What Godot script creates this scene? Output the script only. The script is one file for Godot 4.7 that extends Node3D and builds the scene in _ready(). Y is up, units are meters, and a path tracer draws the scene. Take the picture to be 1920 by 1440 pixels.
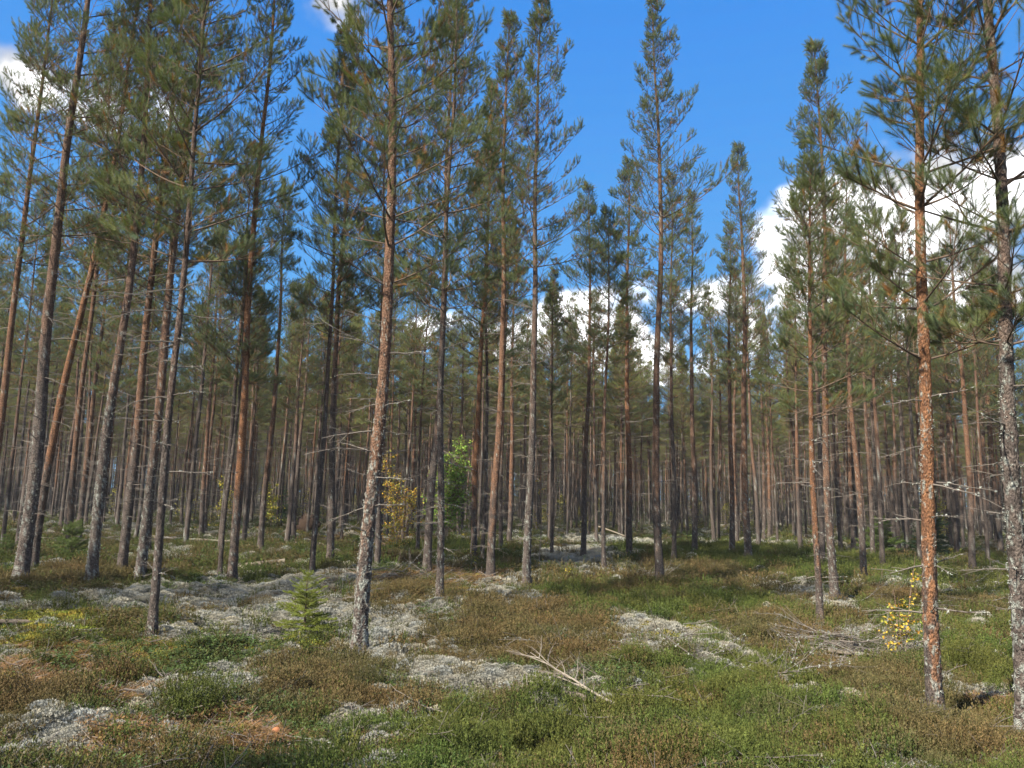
extends Node3D

# Young Scots pine forest on a lichen and heather heath, early autumn, broken cumulus.
# Camera near the origin, looking along -Z. Units are metres.

# x, z, lean, height, trunk radius, height where orange bark starts, how orange, crown base share, lichen, detail level, label, short name
const PINES := [
	[-11.23, -16.87, -0.003, 15.0, 0.078, 2.0, 0.65, 0.45, 0.1, 1, "orange-brown pine cut by the left edge of the photo, its foot out of sight", "left-edge pine"],
	[-8.38, -13.61, -0.002, 15.0, 0.107, 4.2, 0.36, 0.42, 0.4, 1, "thickest grey pine at far left, its foot nearest the left edge", "thickest left pine"],
	[-9.91, -16.45, 0.074, 15.0, 0.080, 2.2, 0.85, 0.40, 0.1, 1, "pine leaning right out from behind the thickest left pine", "leaning left pine"],
	[-11.28, -20.20, -0.018, 15.0, 0.071, 2.0, 0.58, 0.40, 0.1, 0, "dark slim pine beside the small green spruce at far left", "dark pine by the spruce"],
	[-14.68, -26.81, 0.000, 15.0, 0.087, 2.4, 0.50, 0.40, 0.1, 0, "slim brown pine rising just behind the small green spruce at far left", "slim pine behind the spruce"],
	[-7.38, -14.01, -0.004, 15.0, 0.083, 3.6, 0.36, 0.40, 0.8, 1, "pine with pale crusty lichen on its foot, right of the small left spruce", "lichen-crusted left pine"],
	[-8.06, -16.47, 0.011, 15.0, 0.089, 3.0, 0.58, 0.40, 0.1, 1, "dark-footed pine with orange upper trunk, next right of the lichen-crusted left pine", "dark-footed orange-topped pine"],
	[-6.90, -14.79, 0.020, 15.0, 0.084, 2.6, 0.47, 0.40, 0.5, 1, "pale brown pine with a split dark foot, left of the slender front pine", "split-footed pine"],
	[-4.47, -10.06, -0.013, 11.5, 0.046, 3.2, 0.22, 0.40, 0.1, 2, "slender grey pine standing alone in front of the white lichen at left", "slender front pine"],
	[-6.02, -16.50, -0.013, 7.5, 0.040, 6.0, 0.22, 0.55, 0.1, 1, "very thin pale trunk just left of the brightest orange pine", "very thin pale trunk"],
	[-5.65, -16.15, -0.003, 15.0, 0.083, 1.6, 1.00, 0.44, 0.1, 1, "brightest orange flaky pine, standing at the end of the short fallen log", "brightest orange pine"],
	[-7.55, -23.89, 0.000, 12.0, 0.084, 2.5, 0.58, 0.40, 0.1, 0, "pine with grey foot and orange middle, next right of the brightest orange pine", "orange-middled pine"],
	[-4.30, -17.28, 0.003, 13.0, 0.056, 4.0, 0.29, 0.40, 0.1, 1, "thin grey pine, leftmost of the pair left of the big front pine", "thin leaning grey pine"],
	[-4.26, -18.78, -0.007, 14.5, 0.076, 4.0, 0.36, 0.40, 0.1, 1, "straight grey-brown pine next left of the big lichened front pine", "straight grey-brown pine"],
	[-1.81, -9.85, -0.006, 13.0, 0.083, 2.1, 0.54, 0.36, 0.8, 2, "big front pine with lichened dark foot beside the little green spruce", "big front pine"],
	[-2.91, -17.54, -0.006, 14.0, 0.062, 2.5, 0.50, 0.40, 0.1, 1, "slim reddish pine close behind the big front pine, on its right", "slim reddish pine"],
	[-5.67, -34.49, -0.025, 15.0, 0.093, 3.0, 0.43, 0.50, 0.1, 0, "thin distant pine almost hidden by the slim reddish pine behind the big front pine", "hidden thin pine"],
	[-1.86, -18.06, 0.011, 15.0, 0.088, 3.5, 0.36, 0.40, 0.1, 1, "dark brown pine left of the green birch, thicker of the crossing pair", "dark pine by the birch"],
	[-1.18, -13.73, -0.005, 13.0, 0.056, 5.0, 0.25, 0.40, 0.4, 2, "pale grey pine right in front of the green birch, its foot near a heather clump", "pale pine before the birch"],
	[-3.01, -25.92, 0.013, 10.3, 0.056, 3.0, 0.36, 0.55, 0.1, 0, "thin bare pole of a pine between the yellow birch and the dark brown pine", "thin bare pole"],
	[-0.97, -22.06, 0.014, 14.5, 0.084, 1.5, 0.95, 0.40, 0.1, 0, "orange-red pine just right of the green birch", "orange-red pine"],
	[-0.76, -22.66, -0.005, 13.0, 0.055, 5.0, 0.22, 0.50, 0.1, 0, "thin grey pine squeezed between the orange-red pine and the brown centre pine", "squeezed thin grey pine"],
	[-0.40, -18.05, 0.007, 14.2, 0.088, 1.8, 0.61, 0.45, 0.1, 1, "brown centre pine with yellowing crown, next left of the grey lichen-spotted pine", "brown centre pine"],
	[-0.24, -24.76, 0.003, 11.6, 0.060, 3.0, 0.43, 0.50, 0.1, 0, "slim brown pine just right of the brown centre pine", "slim brown centre pine"],
	[0.01, -34.50, -0.000, 14.5, 0.103, 2.0, 0.65, 0.50, 0.1, 0, "yellow-brown pine behind and left of the grey lichen-spotted centre pine", "yellow-brown pine"],
	[0.41, -17.40, 0.005, 14.3, 0.085, 4.0, 0.22, 0.45, 0.5, 1, "tall grey pine with a pale lichen spot, at the middle of the photo", "middle grey pine"],
	[2.07, -39.69, -0.001, 13.5, 0.097, 2.5, 0.50, 0.50, 0.1, 0, "brown pine standing just right of the middle grey pine, farther back", "brown pine right of middle"],
	[1.40, -25.22, -0.002, 9.6, 0.048, 4.0, 0.22, 0.55, 0.1, 0, "very thin pole in front of the brown pine right of the middle", "very thin pole"],
	[2.24, -23.43, 0.009, 11.9, 0.076, 2.2, 0.50, 0.50, 0.1, 1, "straight slim brown pine on the far side of the pale lichen clearing", "slim pine by the clearing"],
	[2.49, -20.40, 0.004, 9.8, 0.050, 2.5, 0.50, 0.55, 0.1, 1, "very thin reddish pole at the right rim of the pale lichen clearing", "thin reddish pole"],
	[6.26, -43.90, 0.005, 13.5, 0.119, 2.5, 0.50, 0.50, 0.1, 0, "dark pine just left of the bright orange pine right of the middle", "dark pine beyond the clearing"],
	[3.75, -24.34, 0.002, 13.2, 0.092, 1.7, 0.90, 0.50, 0.1, 1, "bright orange pine between the thin pole and the tall open-topped pine", "bright orange pine"],
	[3.48, -17.96, 0.002, 14.6, 0.088, 2.0, 0.43, 0.42, 0.1, 1, "tall pine whose whole spire stands alone against the blue sky", "lone-spire pine"],
	[4.96, -23.48, 0.006, 12.3, 0.064, 4.0, 0.36, 0.50, 0.1, 0, "slim mottled pine next right of the pine with the lone spire", "mottled slim pine"],
	[6.31, -26.56, 0.008, 13.1, 0.093, 2.5, 0.43, 0.50, 0.1, 0, "doubled-looking brown pine second right of the pine with the lone spire", "doubled brown pine"],
	[8.11, -28.42, 0.017, 12.5, 0.092, 2.0, 0.58, 0.50, 0.1, 0, "dark slim pine next left of the pine with the small pointed top", "dark slim right pine"],
	[10.80, -37.00, 0.018, 13.5, 0.090, 2.2, 0.58, 0.50, 0.1, 0, "orange-brown pine just behind the dark slim one right of middle", "orange-brown right pine"],
	[8.14, -26.58, 0.005, 15.0, 0.115, 1.6, 0.58, 0.42, 0.4, 1, "pine with small pointed top beside the white cloud's left edge", "small pointed-top pine"],
	[4.91, -12.44, 0.016, 8.1, 0.044, 1.2, 0.90, 0.38, 0.2, 2, "thin orange pine in front of the white cloud, its foot by the brush pile", "thin orange brush-pile pine"],
	[6.56, -15.83, 0.007, 12.1, 0.073, 1.9, 0.50, 0.40, 0.4, 1, "grey-footed pine right behind the thin orange one, crown across the white cloud", "grey-footed right pine"],
	[13.11, -30.90, 0.010, 12.0, 0.075, 3.0, 0.36, 0.50, 0.1, 0, "thin faint grey pine just right of the grey-footed pine by the brush pile", "faint grey pine"],
	[14.66, -33.25, 0.020, 12.5, 0.090, 2.2, 0.58, 0.50, 0.1, 0, "slim brown pine between the grey-footed pine and the reddish one on the right", "slim brown right pine"],
	[8.86, -19.60, 0.005, 10.7, 0.074, 2.0, 0.61, 0.45, 0.1, 1, "reddish straight pine, right of the grey-footed pine behind the brush pile", "reddish straight pine"],
	[13.43, -28.89, 0.010, 12.7, 0.078, 2.5, 0.43, 0.50, 0.1, 0, "pale thin pine close behind the reddish straight pine on the right", "pale thin right pine"],
	[3.58, -6.72, 0.023, 9.5, 0.055, 1.0, 0.95, 0.30, 0.5, 2, "near flaky orange pine with dead lichened twigs beside the yellow birch sapling", "near orange pine"],
	[4.00, -6.21, 0.018, 10.0, 0.060, 3.5, 0.18, 0.30, 0.9, 2, "near grey flaky pine cut by the right edge of the photo", "near right-edge pine"],
	[25.01, -44.37, 0.010, 12.5, 0.120, 2.5, 0.43, 0.50, 0.1, 0, "thin dark pine between the two near pines at right, in the middle distance", "thin dark right pine"],
	[28.50, -46.20, 0.010, 15.0, 0.138, 2.5, 0.50, 0.45, 0.1, 0, "slim pine just left of the near grey pine at the right edge", "slim right-edge neighbour"],
	[-13.92, -35.46, -0.016, 15.0, 0.106, 2.2, 0.58, 0.50, 0.1, 0, "left one of the two brown pines side by side behind the thin pale trunk", "left twin pine"],
	[-14.64, -37.74, -0.017, 14.5, 0.092, 2.2, 0.50, 0.50, 0.1, 0, "right one of the two brown pines side by side behind the thin pale trunk", "right twin pine"],
	[14.15, -53.97, 0.003, 14.0, 0.131, 3.0, 0.43, 0.50, 0.1, 0, "slim distant pine halfway between the lone-spire pine and the small pointed top", "halfway distant pine"],
	[13.35, -40.94, 0.014, 13.0, 0.100, 2.5, 0.43, 0.50, 0.1, 0, "thin distant pine next right of the pine with the small pointed top", "pine past the pointed top"],
	[16.24, -48.68, 0.007, 13.5, 0.119, 2.2, 0.65, 0.50, 0.1, 0, "thin orange distant pine second right of the pine with the small pointed top", "thin orange distant pine"],
]
# ground cover patches: kind (0 lichen, 1 moss, 2 litter, 3 green heather, 4 brown heather, 5 lingonberry), x, z, half width, half depth
const PATCHES := [[0, -6.19, -12.78, 1.00, 0.82], [0, -4.99, -13.99, 1.33, 1.61], [0, -3.90, -14.80, 1.21, 2.11], [0, -3.87, -12.28, 1.05, 1.46], [0, -2.92, -13.18, 0.61, 2.51], [0, -1.45, -11.40, 0.62, 2.35], [0, -1.43, -9.43, 0.39, 1.23], [0, -0.68, -8.64, 0.47, 0.69], [0, -0.04, -8.06, 0.44, 0.54], [0, -1.99, -12.89, 0.33, 1.51], [0, 2.23, -10.74, 0.62, 1.82], [0, 2.44, -9.36, 0.59, 0.91], [0, 2.21, -11.80, 0.42, 0.89], [0, -1.01, -6.51, 0.35, 0.65], [0, -2.69, -7.71, 0.33, 1.09], [0, 2.16, -25.06, 1.23, 4.71], [0, 4.89, -40.73, 1.57, 6.58], [0, 2.93, -7.62, 0.21, 0.53], [0, -3.11, -5.27, 0.17, 0.28], [0, -9.54, -21.89, 0.44, 2.79], [0, 6.42, -18.00, 0.87, 0.89], [0, 6.10, -15.65, 0.67, 1.93], [0, 0.09, -15.17, 0.74, 1.59], [0, 9.66, -19.36, 1.33, 2.63], [0, 0.31, -7.35, 0.23, 0.43], [1, -6.43, -10.79, 0.61, 0.97], [1, -4.04, -9.09, 0.45, 0.86], [1, -4.66, -9.00, 0.27, 0.81], [1, -2.84, -10.42, 0.43, 1.03], [1, -4.39, -10.62, 0.31, 0.45], [1, -0.46, -8.81, 0.27, 0.37], [1, 2.44, -11.38, 0.37, 0.99], [1, -5.48, -9.68, 0.40, 0.55], [2, -4.55, -8.19, 0.71, 1.10], [2, -2.31, -5.75, 0.49, 0.54], [2, -2.12, -6.25, 0.36, 0.47], [2, -3.24, -6.85, 0.42, 0.66], [2, 4.50, -7.63, 0.38, 0.35], [2, -4.68, -35.55, 1.19, 6.50], [2, -7.74, -31.31, 0.75, 5.30], [2, -0.90, -5.64, 0.24, 0.32], [2, -2.45, -16.34, 0.97, 1.28], [2, -1.14, -18.28, 0.79, 2.75], [2, 1.73, -7.86, 0.38, 0.35], [2, -1.69, -5.81, 0.28, 0.33], [3, 0.22, -6.20, 1.04, 0.54], [3, 1.32, -6.62, 1.04, 0.68], [3, 2.06, -6.23, 0.69, 0.70], [3, 2.58, -8.59, 0.64, 0.69], [3, 1.91, -7.54, 0.61, 0.38], [3, -0.46, -6.13, 0.23, 0.58], [3, 5.48, -9.14, 0.42, 1.04], [3, -2.55, -6.51, 0.22, 0.24], [3, 2.95, -15.15, 1.87, 2.02], [3, 9.75, -26.26, 2.82, 7.17], [3, -2.77, -28.43, 1.41, 2.79], [4, -1.86, -8.11, 0.61, 1.27], [4, -0.08, -11.61, 0.97, 2.25], [4, 0.68, -10.17, 0.68, 1.31], [4, -1.89, -14.66, 0.67, 1.47], [4, 3.66, -7.99, 0.45, 1.07], [4, 2.64, -17.14, 1.03, 2.39], [4, 3.62, -11.49, 0.53, 1.11], [4, 8.07, -16.20, 0.64, 1.53], [4, -0.31, -9.43, 0.38, 0.53], [4, -1.11, -7.40, 0.55, 0.44], [4, -3.66, -6.15, 0.33, 0.61], [4, 1.04, -6.22, 0.40, 0.36], [4, 3.00, -6.07, 0.65, 0.55], [4, 2.35, -5.84, 0.46, 0.36], [4, -8.35, -15.45, 1.22, 1.96], [4, 4.92, -19.24, 1.61, 3.17], [5, -3.36, -8.90, 0.37, 0.91], [5, -2.95, -9.47, 0.31, 0.83], [5, -4.22, -8.50, 0.32, 0.65], [5, -1.91, -6.51, 0.29, 0.42], [5, -0.46, -7.29, 0.38, 0.50], [5, -5.78, -14.99, 0.54, 0.87], [5, -0.98, -12.16, 0.33, 0.59], [5, 1.00, -8.25, 0.32, 0.48], [5, -1.52, -6.02, 0.22, 0.29]]
# cumulus heaps in view: azimuth, elevation, half width, half height (radians), strength
const HEAPS := [[0.456, 0.331, 0.111, 0.083, 0.95], [0.543, 0.289, 0.076, 0.104, 0.85], [0.404, 0.255, 0.087, 0.069, 0.80], [0.289, 0.237, 0.077, 0.046, 0.60], [0.126, 0.248, 0.083, 0.041, 0.55], [0.599, 0.338, 0.053, 0.055, 0.70], [0.455, 0.201, 0.128, 0.050, 0.75], [0.202, 0.199, 0.132, 0.034, 0.50], [-0.044, 0.211, 0.106, 0.034, 0.50], [-0.615, 0.444, 0.041, 0.031, 0.65], [-0.505, 0.446, 0.071, 0.044, 0.50], [-0.250, 0.594, 0.058, 0.024, 0.55], [0.517, 0.399, 0.044, 0.028, 0.70]]

class Geo:
	static var total := 0
	var v := PackedVector3Array()
	var n := PackedVector3Array()
	var c := PackedColorArray()
	var u := PackedVector2Array()
	func tri(a: Vector3, b: Vector3, d: Vector3, col: Color) -> void:
		var m := (d - a).cross(b - a).normalized()   # front faces run clockwise
		v.append(a); v.append(b); v.append(d)
		n.append(m); n.append(m); n.append(m)
		c.append(col); c.append(col); c.append(col)
		u.append(Vector2(a.x, a.y)); u.append(Vector2(b.x, b.y)); u.append(Vector2(d.x, d.y))
	func quad(a: Vector3, b: Vector3, d: Vector3, e: Vector3, col: Color) -> void:
		tri(a, b, d, col)
		tri(a, d, e, col)
	func leaf(p: Vector3, dir: Vector3, side: Vector3, l: float, w: float, col: Color) -> void:
		# a pointed oval leaf folded a little along its midrib
		var up := side.cross(dir)
		var m := p + dir * l * 0.45 - up * w * 0.15
		var q := p + dir * l
		tri(p, m + side * w * 0.5 + up * w * 0.2, q, col)
		tri(p, q, m - side * w * 0.5 + up * w * 0.2, col)
	func tube(pts: PackedVector3Array, rad: PackedFloat32Array, sides: int, col: Color, col2: Color) -> void:
		var rings: Array[PackedVector3Array] = []
		var norms: Array[PackedVector3Array] = []
		var cnt := pts.size()
		for i in cnt:
			var d := (pts[mini(i + 1, cnt - 1)] - pts[maxi(i - 1, 0)]).normalized()
			var a := d.cross(Vector3.UP if absf(d.y) < 0.9 else Vector3.RIGHT).normalized()
			var b := d.cross(a)
			var ring := PackedVector3Array()
			var nor := PackedVector3Array()
			for k in sides + 1:
				var t := TAU * k / sides
				var o := a * cos(t) + b * sin(t)
				ring.append(pts[i] + o * rad[i])
				nor.append(o)
			rings.append(ring)
			norms.append(nor)
		var along := 0.0
		for i in cnt - 1:
			var step := pts[i].distance_to(pts[i + 1])
			var c1 := col.lerp(col2, float(i) / (cnt - 1))
			var c2 := col.lerp(col2, float(i + 1) / (cnt - 1))
			for k in sides:
				v.append(rings[i][k]); v.append(rings[i + 1][k + 1]); v.append(rings[i][k + 1])
				v.append(rings[i][k]); v.append(rings[i + 1][k]); v.append(rings[i + 1][k + 1])
				n.append(norms[i][k]); n.append(norms[i + 1][k + 1]); n.append(norms[i][k + 1])
				n.append(norms[i][k]); n.append(norms[i + 1][k]); n.append(norms[i + 1][k + 1])
				c.append(c1); c.append(c2); c.append(c1); c.append(c1); c.append(c2); c.append(c2)
				var u0 := float(k) / sides
				var u1 := float(k + 1) / sides
				u.append(Vector2(u0, along)); u.append(Vector2(u1, along + step)); u.append(Vector2(u1, along))
				u.append(Vector2(u0, along)); u.append(Vector2(u0, along + step)); u.append(Vector2(u1, along + step))
			along += step
	func add(o: Geo, t: Transform3D) -> void:
		v.append_array(t * o.v)
		n.append_array(Transform3D(t.basis.orthonormalized(), Vector3.ZERO) * o.n)
		c.append_array(o.c)
		u.append_array(o.u)
	func put(into: ArrayMesh, m: Material) -> ArrayMesh:
		if v.is_empty():
			return into
		total += v.size() / 3
		var arr := []
		arr.resize(Mesh.ARRAY_MAX)
		arr[Mesh.ARRAY_VERTEX] = v
		arr[Mesh.ARRAY_NORMAL] = n
		arr[Mesh.ARRAY_COLOR] = c
		arr[Mesh.ARRAY_TEX_UV] = u
		into.add_surface_from_arrays(Mesh.PRIMITIVE_TRIANGLES, arr)
		into.surface_set_material(into.get_surface_count() - 1, m)
		return into
	func mesh(m: Material) -> ArrayMesh:
		return put(ArrayMesh.new(), m)

var rng := RandomNumberGenerator.new()
var M := {}
var plates := FastNoiseLite.new()
var plate_id := FastNoiseLite.new()
var soft := FastNoiseLite.new()
var blotch := FastNoiseLite.new()
var taken := {}

# ---------- helpers ----------
func lin(r: float, g: float, b: float) -> Color:
	return Color(r * 2.0, g * 2.0, b * 2.0)   # the materials carry a base of 0.5, so that dark colours keep their steps

func numbered(called: String) -> String:
	var k: int = taken.get(called, 0)
	taken[called] = k + 1
	return called if k == 0 else "%s_%03d" % [called, k]

func thing(called: String, label: String, category: String, at: Vector3, group := "") -> Node3D:
	var o := Node3D.new()
	o.name = numbered(called)
	add_child(o, true)
	o.position = at
	o.set_meta("label", label)
	o.set_meta("category", category)
	if group:
		o.set_meta("group", group)
	return o

func part(called: String, m: Mesh, parent: Node, at := Transform3D.IDENTITY, kind := "") -> MeshInstance3D:
	var o := MeshInstance3D.new()
	o.name = called
	o.mesh = m
	parent.add_child(o, true)
	o.transform = at
	if kind:
		o.set_meta("kind", kind)
	return o

func ground(x: float, z: float) -> float:
	return 0.06 * sin(0.55 * x + 0.4) * sin(0.47 * z + 1.0) + 0.05 * sin(1.1 * x - 0.5 * z + 2.0) + 0.022 * sin(2.3 * x + 1.7 * z) + 0.10 * sin(0.16 * x + 0.21 * z + 0.6) - 0.05 + 5.0 * smoothstep(60.0, 300.0, -z)

func relief(x: float, z: float) -> float:   # hummocks on top of the broad shape
	return 0.16 * soft.get_noise_2d(x * 0.9, z * 0.9) + 0.06 * soft.get_noise_2d(x * 4.0, z * 4.0)

func on(x: float, z: float) -> Vector3:
	return Vector3(x, ground(x, z) + relief(x, z), z)

func rnd(a: float, b: float) -> float:
	return rng.randf_range(a, b)

func grained(base: float, rough: float, tex: Texture2D, scale: float) -> StandardMaterial3D:
	var m := StandardMaterial3D.new()
	m.vertex_color_use_as_albedo = true
	m.albedo_color = Color(base, base, base).linear_to_srgb()
	m.roughness = rough
	m.metallic_specular = 0.3
	m.cull_mode = BaseMaterial3D.CULL_DISABLED
	if tex:
		m.albedo_texture = tex
		m.uv1_scale = Vector3(scale, scale, scale)
	return m

func noise_tex(type: int, freq: float, lo: float, hi: float, oct: int, seed: int, ret := 0) -> NoiseTexture2D:
	var f := FastNoiseLite.new()
	f.noise_type = type
	f.frequency = freq
	f.fractal_octaves = oct
	f.seed = seed
	f.cellular_return_type = ret
	var t := NoiseTexture2D.new()
	t.width = 512
	t.height = 512
	t.seamless = true
	t.noise = f
	var ramp := Gradient.new()
	ramp.set_color(0, Color(lo, lo, lo))
	ramp.set_color(1, Color(hi, hi, hi))
	t.color_ramp = ramp
	return t

func materials() -> void:
	var grain := noise_tex(FastNoiseLite.TYPE_SIMPLEX, 0.03, 0.55, 1.0, 5, 4)
	var flakes := noise_tex(FastNoiseLite.TYPE_CELLULAR, 0.035, 0.0, 1.0, 3, 9, FastNoiseLite.RETURN_DISTANCE2_SUB)
	M.bark = grained(0.5, 0.95, grain, 1.0)
	M.bark.uv1_scale = Vector3(1.0, 1.6, 1.0)
	M.bark.heightmap_enabled = true
	M.bark.heightmap_texture = flakes
	M.bark.heightmap_scale = 1.5
	M.twig = grained(0.5, 0.95, null, 1.0)
	M.needle = grained(0.5, 0.6, null, 1.0)
	M.needle.backlight_enabled = true
	M.needle.backlight = Color(0.72, 0.72, 0.5)
	M.leaf = grained(0.5, 0.6, null, 1.0)
	M.leaf.backlight_enabled = true
	M.leaf.backlight = Color(0.6, 0.6, 0.4)
	M.cover = grained(0.5, 0.9, null, 1.0)
	M.cover.backlight_enabled = true
	M.cover.backlight = Color(0.3, 0.3, 0.2)
	M.soil = grained(0.5, 1.0, noise_tex(FastNoiseLite.TYPE_SIMPLEX, 0.02, 0.45, 1.0, 6, 12), 0.7)
	M.soil.uv1_triplanar = true
	M.soil.uv1_world_triplanar = true
	M.soil.heightmap_enabled = true
	M.soil.heightmap_texture = grain
	M.soil.heightmap_scale = 3.0
	M.wood = grained(0.5, 0.9, grain, 1.0)
	M.wood.uv1_scale = Vector3(3.0, 0.7, 1.0)
	M.cap = grained(0.5, 0.55, null, 1.0)
	plates.noise_type = FastNoiseLite.TYPE_CELLULAR
	plates.frequency = 1.0
	plates.fractal_type = FastNoiseLite.FRACTAL_NONE
	plates.cellular_return_type = FastNoiseLite.RETURN_DISTANCE2_SUB
	plates.seed = 3
	plate_id = plates.duplicate()
	plate_id.cellular_return_type = FastNoiseLite.RETURN_CELL_VALUE
	soft.noise_type = FastNoiseLite.TYPE_SIMPLEX_SMOOTH
	soft.frequency = 1.0
	soft.fractal_octaves = 3
	soft.seed = 21
	blotch.noise_type = FastNoiseLite.TYPE_SIMPLEX_SMOOTH
	blotch.frequency = 1.0
	blotch.fractal_octaves = 4
	blotch.seed = 77

# ---------- pine ----------
func sway(y: float, s: float) -> Vector3:   # the slow bends of a stem; s tells stems apart
	var w := Vector3(sin(y * 0.55 + s) - sin(s), 0, sin(y * 0.48 + s * 1.7) - sin(s * 1.7)) * 0.045 * (0.5 + 1.4 * fposmod(s * 1.37, 1.0))
	return w + Vector3(sin(y * 1.6 + s * 3.0) - sin(s * 3.0), 0, sin(y * 1.4 + s * 5.0) - sin(s * 5.0)) * 0.01

func girth(y: float, h: float, r: float) -> float:
	var t := clampf(y / h, 0.0, 1.0)
	return r * 1.08 * pow(1.0 - t, 0.72) * (1.0 - 0.1 * t) + 0.006

func trunk(h: float, r: float, s: float, sides: int, rings: int, orange_from: float, orange: float, lichen: float) -> Geo:
	var g := Geo.new()
	var pos := PackedVector3Array()
	var col := PackedColorArray()
	var fine := 1.0 if sides > 20 else 0.7
	var shift := Vector3(s * 13.0, s * 7.0, s * 3.0)
	for i in rings + 1:
		var f := float(i) / rings
		var y := h * f * (0.6 + 0.4 * f) - 0.12
		var mid := sway(y, s)
		var gr := girth(maxf(y, 0.0), h, r)
		var foot := exp(-maxf(y, 0.0) / 0.20)
		for k in sides:
			var a := TAU * k / sides
			var d := Vector3(cos(a), 0, sin(a))
			var rr := gr * (1.0 + foot * (0.5 + 0.3 * sin(a * 3.0 + s * 4.0) + 0.12 * sin(a * 5.0 + s)))
			var p := d * gr
			var q := Vector3(p.x * 26.0, y * 11.0, p.z * 26.0) + shift
			var cell := plates.get_noise_3dv(q) + 1.0
			var id := plate_id.get_noise_3dv(q) * 0.5 + 0.5
			var rough := clampf(cell * 1.5, 0.0, 1.0) * fine
			var warm := smoothstep(-0.9, 0.9, y - orange_from + 1.5 * blotch.get_noise_3dv(Vector3(p.x * 9.0, y * 1.1, p.z * 9.0) + shift) + (id - 0.5) * 0.8) * orange
			rr += (rough * (0.008 + id * 0.010) - 0.007) * (1.0 - 0.45 * warm) * clampf(gr / 0.08, 0.2, 1.3)
			rr += gr * 0.05 * maxf(0.0, sin(y * TAU / 0.43 + s)) ** 6.0
			pos.append(mid + d * rr + Vector3(0, y, 0))
			var grey := Color(0.078, 0.067, 0.062).lerp(Color(0.165, 0.137, 0.122), id)
			var red := Color(0.195, 0.098, 0.056).lerp(Color(0.33, 0.165, 0.085), id)
			var cc := grey.lerp(red, warm)
			var li := blotch.get_noise_3dv(Vector3(p.x * 17.0, y * 8.0, p.z * 17.0) - shift) + lichen * 0.38 * exp(-y * 0.4) - 0.38
			if li > 0.0:
				cc = cc.lerp(Color(0.36, 0.39, 0.36), clampf(li * 7.0, 0.0, 0.85))
			col.append(Color(cc.r * 2.0, cc.g * 2.0, cc.b * 2.0))
	var nor := PackedVector3Array()
	nor.resize(pos.size())
	for i in rings + 1:
		for k in sides:
			var at := i * sides + k
			var across := pos[i * sides + (k + 1) % sides] - pos[i * sides + (k + sides - 1) % sides]
			var along := pos[mini(i + 1, rings) * sides + k] - pos[maxi(i - 1, 0) * sides + k]
			nor[at] = along.cross(across).normalized()
	for i in rings:
		for k in sides:
			var k2 := (k + 1) % sides
			var q := [i * sides + k, i * sides + k2, (i + 1) * sides + k2, (i + 1) * sides + k]
			for w in [0, 1, 2, 0, 2, 3]:
				var at: int = q[w]
				g.v.append(pos[at])
				g.n.append(nor[at])
				g.c.append(col[at])
				var uu := float(k + (1 if w == 1 or w == 2 else 0)) / sides
				g.u.append(Vector2(uu, pos[at].y))
	return g

const LOD := [[15, 0.062, 0.013], [52, 0.054, 0.0044], [112, 0.054, 0.0026]]   # needles on a shoot, needle length, needle width

func tuft(g: Geo, p: Vector3, dir: Vector3, l: float, lod: int, col: Color) -> void:
	var count: int = LOD[lod][0]
	var nl: float = LOD[lod][1]
	var nw: float = LOD[lod][2]
	count = maxi(4, int(count * l / 0.125))
	var a := dir.cross(Vector3.UP if absf(dir.y) < 0.9 else Vector3.RIGHT).normalized()
	var b := dir.cross(a)
	var turn := rnd(0, TAU)
	for i in count:
		var t := (i + rnd(0.0, 1.0)) / count
		turn += 2.4
		var o := a * cos(turn) + b * sin(turn)
		var open := lerpf(1.3, 0.5, t) + rnd(-0.2, 0.2)
		var nd := dir * cos(open) + o * sin(open)
		var side := dir.cross(o) * nw * 0.5
		var q := p + dir * l * t
		var len := nl * rnd(0.8, 1.15)
		var k := rnd(0.8, 1.2)
		g.tri(q - side, q + side, q + nd * len, Color(col.r * k, col.g * k, col.b * k))

var young := false  # set while building far crowns, whose needle colour is lightened for brightness

func needle_colour(inner: float) -> Color:
	if rng.randf() < 0.03 + 0.30 * inner:
		return lin(rnd(0.16, 0.24), rnd(0.10, 0.13), rnd(0.025, 0.045))
	var t := rng.randf()
	if young:   # far crowns: yellower green, also lightened so the dark stand looks better lit
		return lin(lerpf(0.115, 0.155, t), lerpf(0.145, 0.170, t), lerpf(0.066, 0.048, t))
	return lin(lerpf(0.088, 0.138, t), lerpf(0.132, 0.158, t), lerpf(0.080, 0.052, t))

func curve(p: Vector3, dir: Vector3, l: float, lift: float, n: int, wob: float) -> PackedVector3Array:
	var pts := PackedVector3Array([p])
	var d := dir
	for i in n:
		d = (d + Vector3(rnd(-wob, wob), lift + rnd(-wob, wob) * 0.6, rnd(-wob, wob))).normalized()
		p += d * l / n
		pts.append(p)
	return pts

func taper(n: int, r0: float, r1: float) -> PackedFloat32Array:
	var r := PackedFloat32Array()
	for i in n:
		r.append(lerpf(r0, r1, float(i) / (n - 1)))
	return r

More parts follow.
